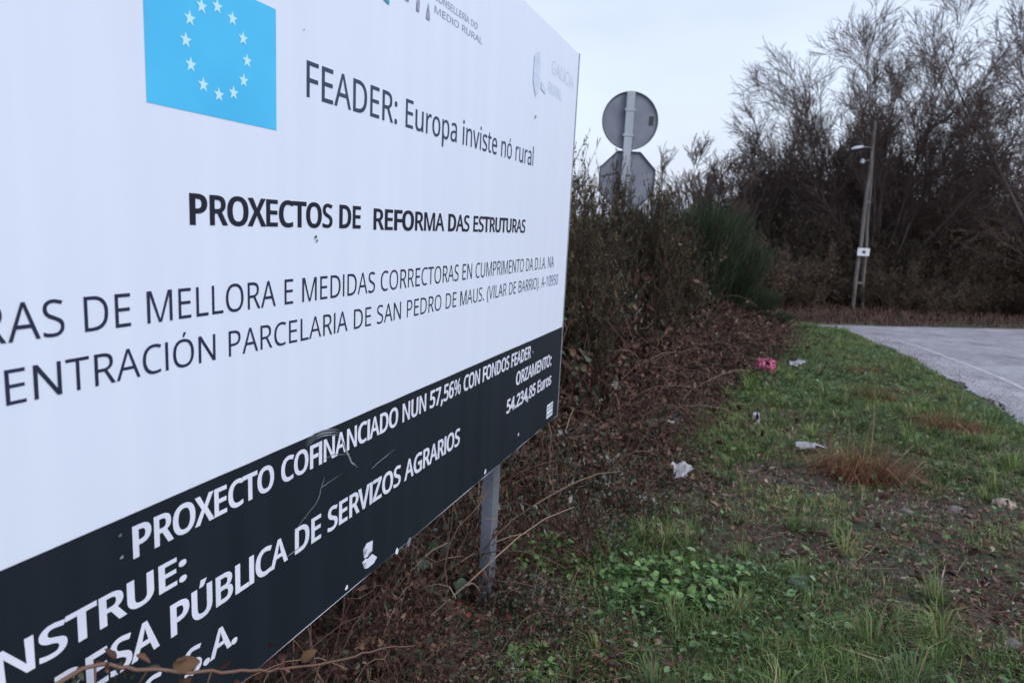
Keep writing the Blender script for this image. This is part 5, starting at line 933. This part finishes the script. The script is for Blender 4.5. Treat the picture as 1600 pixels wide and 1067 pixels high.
leafy('grey_leaf_plant', -.27, 2.72, .14, .10, 26, .050, .085, .34, PLF, 'plant with large pale grey green leaves under the board left of the post', 4, up_=.9)
leafy('grey_leaf_plant', 1.36, 2.95, .06, .05, 10, .04, .06, .06, PLF, 'single tuft of broad grey green leaves in the foreground grass', 6)
leafy('red_leaf_sprig', .06, 2.50, .10, .08, 26, .018, .032, .12, RDL, 'rusty red leaves on the soil at the base of the steel post', 5, 'red leaves')
leafy('red_leaf_sprig', -.12, 2.48, .14, .08, 24, .018, .03, .16, RDL, 'dark red bramble leaves under the board between the pale leaves and the post', 8, 'red leaves')

# ------------------------------------------------------------------ bare trees
def tree_segments(seed, stems, kids, lens, spread, up, wob, nseg=5, taper=.62, rad0=.12, droop=0):
    """recursive bare tree. stems: list of (base, direction, length, radius); kids / lens per level"""
    rr = random.Random(seed); S = [[] for _ in range(len(kids) + 1)]
    def grow(p, d, Ln, r, lv, wob=wob):
        wob = wob * (1, 1, .7, .5, .4)[min(lv, 4)]
        n = nseg if lv < 2 else (4 if lv == 2 else 3)
        step = Ln / n; rt = r * (.10 if lv == 0 else .3 if lv < len(kids) else .5)
        for i in range(n):
            d = Vector((d.x + rr.gauss(0, wob), d.y + rr.gauss(0, wob), d.z + rr.gauss(0, wob * .6) + up[min(lv, len(up) - 1)])).normalized()
            q = p + d * step; ra = r + (rt - r) * i / n; rb = r + (rt - r) * (i + 1) / n
            S[min(lv, len(kids))].append((p.x, p.y, p.z, q.x, q.y, q.z, ra, rb))
            if lv < len(kids) and (i >= 1 or lv > 0):
                k = kids[lv] / (n - (1 if lv == 0 else 0)); k = int(k) + (rr.random() < k - int(k))
                for _ in range(k):
                    t_ = rr.random(); b_ = p + (q - p) * t_
                    ax = Vector((rr.gauss(0, 1), rr.gauss(0, 1), rr.gauss(0, 1))).cross(d)
                    if ax.length < 1e-3: continue
                    dd = (Matrix.Rotation(rr.uniform(*spread), 3, ax.normalized()) @ d)
                    frac = 1 - .55 * (i + t_) / n
                    grow(b_, dd.normalized(), lens[lv] * rr.uniform(.55, 1.15) * frac * (1 if lv else 1.1), (ra + (rb - ra) * t_) * rr.uniform(.40, taper), lv + 1)
            p = q
    for b_, d_, l_, r_ in stems: grow(Vector(b_), Vector(d_).normalized(), l_, r_, 0)
    return S
def tree(name, loc, S, lab, cat, rmin, group=None, tint=(.2, .9), mats=None, seed=1):
    rg = np.random.default_rng(seed); e = empty(name, loc); tag(e, lab, cat, group)
    gt, gc = Geo(), Geo()
    for lv, L_ in enumerate(S):
        if not L_: continue
        a = np.array(L_); tgt = gt if lv <= 1 else gc
        tgt.tubes(a[:, :3], a[:, 3:6], np.maximum(a[:, 6], rmin), np.maximum(a[:, 7], rmin * .8), 7 if lv == 0 else (5 if lv == 1 else 3), tint=rg.uniform(tint[0], tint[1], len(a)) * (.9 if lv < 2 else .8))
    m1 = gt.mesh('trunk', M_BARK, False); m2 = gc.mesh('crown', M_TWIG)
    obj('trunk', m1, None, e); obj('crown', m2, None, e); return e

# the broad fan shaped tree behind the utility pole
rr = random.Random(4)
st = [((.0, 0, -.3), (.02, 0, 1), 7.6, .13)]
for k in range(15):
    a = k * 2 * pi / 7.5 + rr.uniform(-.3, .3); s_ = rr.uniform(.12, 1.05)
    st.append(((.25 * cos(a), .25 * sin(a), rr.uniform(-.2, 1.4)), (cos(a) * s_, sin(a) * s_ * .8, 1), 8.0 - 1.5 * s_ + rr.uniform(-.6, .4), rr.uniform(.035, .06)))
S = tree_segments(7, st, [11, 7, 5, 2.5], [2.6, 1.5, .9, .5], (.22, .70), (.03, .03, .02, .0), .09, taper=.5)
tree('bare_tree', (12.0, 23.6, -.6), S, 'broad fan shaped leafless tree directly behind the utility pole', 'tree', .0062, seed=2)
# the darker tree reaching out of the top right corner
st = [((0, 0, -.3), (-.30, 0, 1), 9.5, .075), ((.25, .1, 0), (-.18, .1, 1), 9.0, .10), ((.3, -.1, .2), (.15, .0, 1), 8.4, .09), ((-.1, .1, 1.8), (-.55, .1, 1), 6.5, .06), ((.1, .2, .4), (-.05, .4, 1), 8.5, .08), ((-.2, .2, 2.4), (-.8, .2, 1), 4.5, .05)]
S = tree_segments(17, st, [10, 6, 4.5, 2.2], [3.0, 1.7, .95, .5], (.25, .75), (.02, .02, .01, .0), .11, taper=.5)
tree('bare_tree', (16.3, 20.8, -.5), S, 'dark leafless tree leaning out of the top right corner', 'tree', .0062, tint=(0, .8), seed=3)
st = [((0, 0, -.3), (.0, 0, 1), 7.0, .12), ((.2, .1, .3), (-.3, .1, 1), 6.4, .09), ((.1, -.1, .3), (.35, .1, 1), 6.4, .09)]
S = tree_segments(18, st, [10, 6, 4.5, 2.2], [2.8, 1.6, .9, .5], (.25, .7), (.03, .02, .01, .0), .10)
tree('bare_tree', (16.6, 27.0, -.6), S, 'leafless tree seen between the fan shaped one and the top right corner', 'tree', .0075, tint=(0, .8), seed=4)
# smaller trees of the wood edge, left of the fan shaped tree
WOOD = [(7.75, 27, 4.6, 101), (8.4, 25.6, 5.2, 102), (9.2, 27.6, 6.0, 103), (10.1, 25.2, 6.0, 104), (11.2, 28, 6.8, 105), (13.6, 27, 6.2, 106), (14.8, 25, 5.2, 107), (16.0, 28.5, 6.0, 108), (18.8, 27, 5.8, 109), (20.4, 24.5, 5.6, 110), (7.3, 29.5, 4.6, 111)]
LAB = ['low brown bare tree at the left end of the wood edge', 'rounded bare tree second along the wood edge from the left', 'brown twiggy tree at the shoulder of the wood skyline', 'bare tree in front of the wood just left of the utility pole lamp', 'tall dim tree behind the left flank of the fan shaped tree', 'dim bare tree behind the right flank of the fan shaped tree', 'low bare tree right of the fan shaped tree trunk', 'farther bare tree right of the fan shaped tree', 'bare tree low behind the top right tree', 'bare tree at the right edge behind the road', 'faint small tree behind the left end of the wood edge']
for (x, y, h, s), lab in zip(WOOD, LAB):
    r_ = random.Random(s); st = [((r_.gauss(0, .2), r_.gauss(0, .2), -.3), (r_.gauss(0, .25), r_.gauss(0, .2), 1), h * r_.uniform(.75, 1.05), .05) for _ in range(5)]
    S = tree_segments(s, st, [9, 6, 4], [h * .40, h * .22, h * .12], (.22, .75), (.03, .03, .0), .10)
    tree('bare_tree', (x, y, float(zg(x, y)) + .1), S, lab, 'tree', .0095, 'leafless trees of the wood edge', tint=(0, .8), seed=s)
# thin upright saplings on the left skyline
SAP = [(4.15, 20.5, 3.9), (4.6, 21.5, 4.5), (5.05, 20.8, 3.9), (5.45, 22, 4.7), (5.95, 21.2, 4.1), (6.4, 22.6, 4.7), (6.9, 21.8, 3.9), (7.3, 23, 4.0), (3.6, 19, 3.3), (3.0, 18, 3.2)]
SL = ['thin bare sapling just right of the traffic signs on the skyline'] 
sap_mesh = []
for k in range(3):
    r_ = random.Random(200 + k); st = [((r_.gauss(0, .05), r_.gauss(0, .05), -.2), (r_.gauss(0, .07), r_.gauss(0, .05), 1), r_.uniform(.8, 1.05) * 4, .022) for _ in range(2)]
    S = tree_segments(200 + k, st, [10, 5, 3], [1.1, .6, .32], (.2, .6), (.02, .03, .0), .07)
    e = tree('sapling', (0, 0, 0), S, 'x', 'sapling', .0075, tint=(0, .8), seed=k); sap_mesh.append(e)
for i, (x, y, h) in enumerate(SAP):
    src = sap_mesh[i % 3]; o = src if i < 3 else copy_tree(src)
    o.location = (x, y, float(zg(x, y))); o.scale = (h / 4 * 1.1, h / 4 * 1.1, h / 4); o.rotation_euler = (0, 0, i * 2.4)
    tag(o, 'thin upright bare sapling on the skyline between the traffic signs and the wood', 'sapling', 'thin saplings on the skyline')

# ------------------------------------------------------------------ scrub of the wood edge
def scrub_parts(seed):
    rg = np.random.default_rng(seed); r_ = random.Random(seed)
    st = [((r_.gauss(0, .12), r_.gauss(0, .12), -.1), (r_.gauss(0, .42), r_.gauss(0, .42), 1), r_.uniform(.6, 1.1), .016) for _ in range(13)]
    S = tree_segments(seed, st, [8, 6, 2], [.38, .2, .12], (.3, 1.0), (.0, .02, .0), .16, nseg=4)
    g = Geo()
    P = []
    for lv, L_ in enumerate(S):
        if not L_: continue
        a = np.array(L_); g.tubes(a[:, :3], a[:, 3:6], np.maximum(a[:, 6], .0032), np.maximum(a[:, 7], .0026), 3, tint=rg.uniform(0, 1, len(a)) ** (1.3)); P.append(a[:, 3:6])
    P = np.vstack(P); n = 1500; C_ = P[rg.integers(0, len(P), n)] * np.array([1, 1, .85]) + rg.normal(size=(n, 3)) * .05; A = rnd_unit(rg, n); sz = rg.uniform(.025, .06, n)
    gl = Geo(); gl.leaves(C_, A, ortho(A, rg), sz, sz * .5, rg.beta(1.4, 1.6, n), simple=True)
    return g.mesh('branches', M_SCRUB), gl.mesh('foliage', M_DEADLF)
SC = [scrub_parts(s) for s in (301, 302, 303, 304)]
rr = random.Random(33)
def skyline(x, y):
    """height of the scrub by where it stands"""
    u = x / y
    return float(np.interp(u, [.12, .22, .29, .33, .37, .42, .5, .58, .68, .8], [2.3, 2.5, 3.6, 5.0, 5.7, 5.9, 5.7, 5.1, 4.9, 5.2]))
n_ = 0
for row, (Y0, sc_, stp) in enumerate([(21.9, .30, .95), (23.2, .55, 1.05), (24.8, .80, 1.15), (26.6, 1.0, 1.2), (28.6, 1.1, 1.3)]):
    x = .10 * Y0
    while x < .86 * Y0:
        y = Y0 + rr.uniform(-.6, .6); h = skyline(x, y) * sc_ * rr.uniform(.8, 1.05)
        if not (row == 0 and x < 5):
            e = empty('bare_shrub', (x, y, float(zg(x, y)) - .1), rr.uniform(0, 6.28)); w = h * rr.uniform(.75, 1.05) if h < 2.2 else h * rr.uniform(.55, .75); e.scale = (w, w, h)
            k = rr.randint(0, 3); obj('branches', SC[k][0], None, e); obj('foliage', SC[k][1], None, e)
            tag(e, 'leafless brown shrub tangled into the wood edge across the road', 'shrub', 'leafless shrubs of the wood edge'); n_ += 1
        x += stp * rr.uniform(.75, 1.25)
# dark undergrowth filling the wood and dead bracken on its near bank
rg = np.random.default_rng(71); n = 60000
u = rg.uniform(.08, .9, n); y = rg.uniform(22.8, 33, n); x = u * y; hh = np.interp(u, [.12, .22, .29, .33, .37, .5, .8], [1.5, 1.7, 2.6, 3.8, 4.6, 4.3, 4.0]) * sm(22.3, 27, y) + .25
z = zg(x, y) + hh * rg.random(n) ** .8 * rg.uniform(.6, 1.05, n); A = rnd_unit(rg, n); A[:, 2] += .3; A /= np.linalg.norm(A, axis=1, keepdims=True); sz = rg.uniform(.07, .2, n)
g = Geo(); g.leaves(np.stack([x, y, z], 1), A, ortho(A, rg), sz, sz * rg.uniform(.15, .5, n), np.clip(rg.beta(1.3, 2.2, n) + .28 * vnoise(x, z * 1.6, 1.1, 44), 0, 1), simple=True)
tag(obj('undergrowth', g.mesh('undergrowth', M_DEADLF)), 'dark withered undergrowth filling the wood across the road', kind='stuff')
rg = np.random.default_rng(72); n = 26000
u = rg.uniform(-.1, .95, n); y = rg.uniform(0, 1, n) ** 1.2 * 7 + 16.3; x = u * y; ok = (y > yfar(x) + .25); x, y = x[ok], y[ok]; n = len(x)
a = rg.uniform(0, 6.28, n)
g = Geo(); g.blades(np.stack([x, y, zg(x, y) - .01], 1), rg.uniform(.06, .34, n) * np.interp(y - yfar(x), [0, 1.5], [.35, 1]), rg.uniform(.008, .022, n), np.stack([np.cos(a), np.sin(a)], 1), rg.uniform(.2, 1.2, n), np.clip(rg.beta(1.5, 2, n) + .15 * vnoise(x, y, 1.5, 3), 0, 1))
tag(obj('dead_bracken', g.mesh('dead_bracken', M_BRACKEN)), 'dark reddish dead bracken and grass bank on the far side of the road', kind='stuff')
# leafless growth left of the wood, behind the broom and the hedge
rr = random.Random(35)
for (x, y, h) in [(2.2, 14.5, 1.7), (3.2, 15.0, 1.8), (1.2, 14, 1.8), (4.0, 19.2, 2.0), (5.0, 19.4, 2.0), (6.0, 19.6, 2.0), (7.0, 20, 2.1), (3.0, 18.8, 2.0), (2.0, 18.4, 2.0), (0.8, 18, 2.2), (-.5, 17.5, 2.3), (8.0, 20.6, 2.0)]:
    e = empty('bare_shrub', (x, y, float(zg(x, y)) - .1), rr.uniform(0, 6.28)); e.scale = (h * .8, h * .8, h); k = rr.randint(0, 3); obj('branches', SC[k][0], None, e); obj('foliage', SC[k][1], None, e)
    tag(e, 'leafless brown shrub behind the broom bushes, left of the wood', 'shrub', 'leafless shrubs behind the broom')
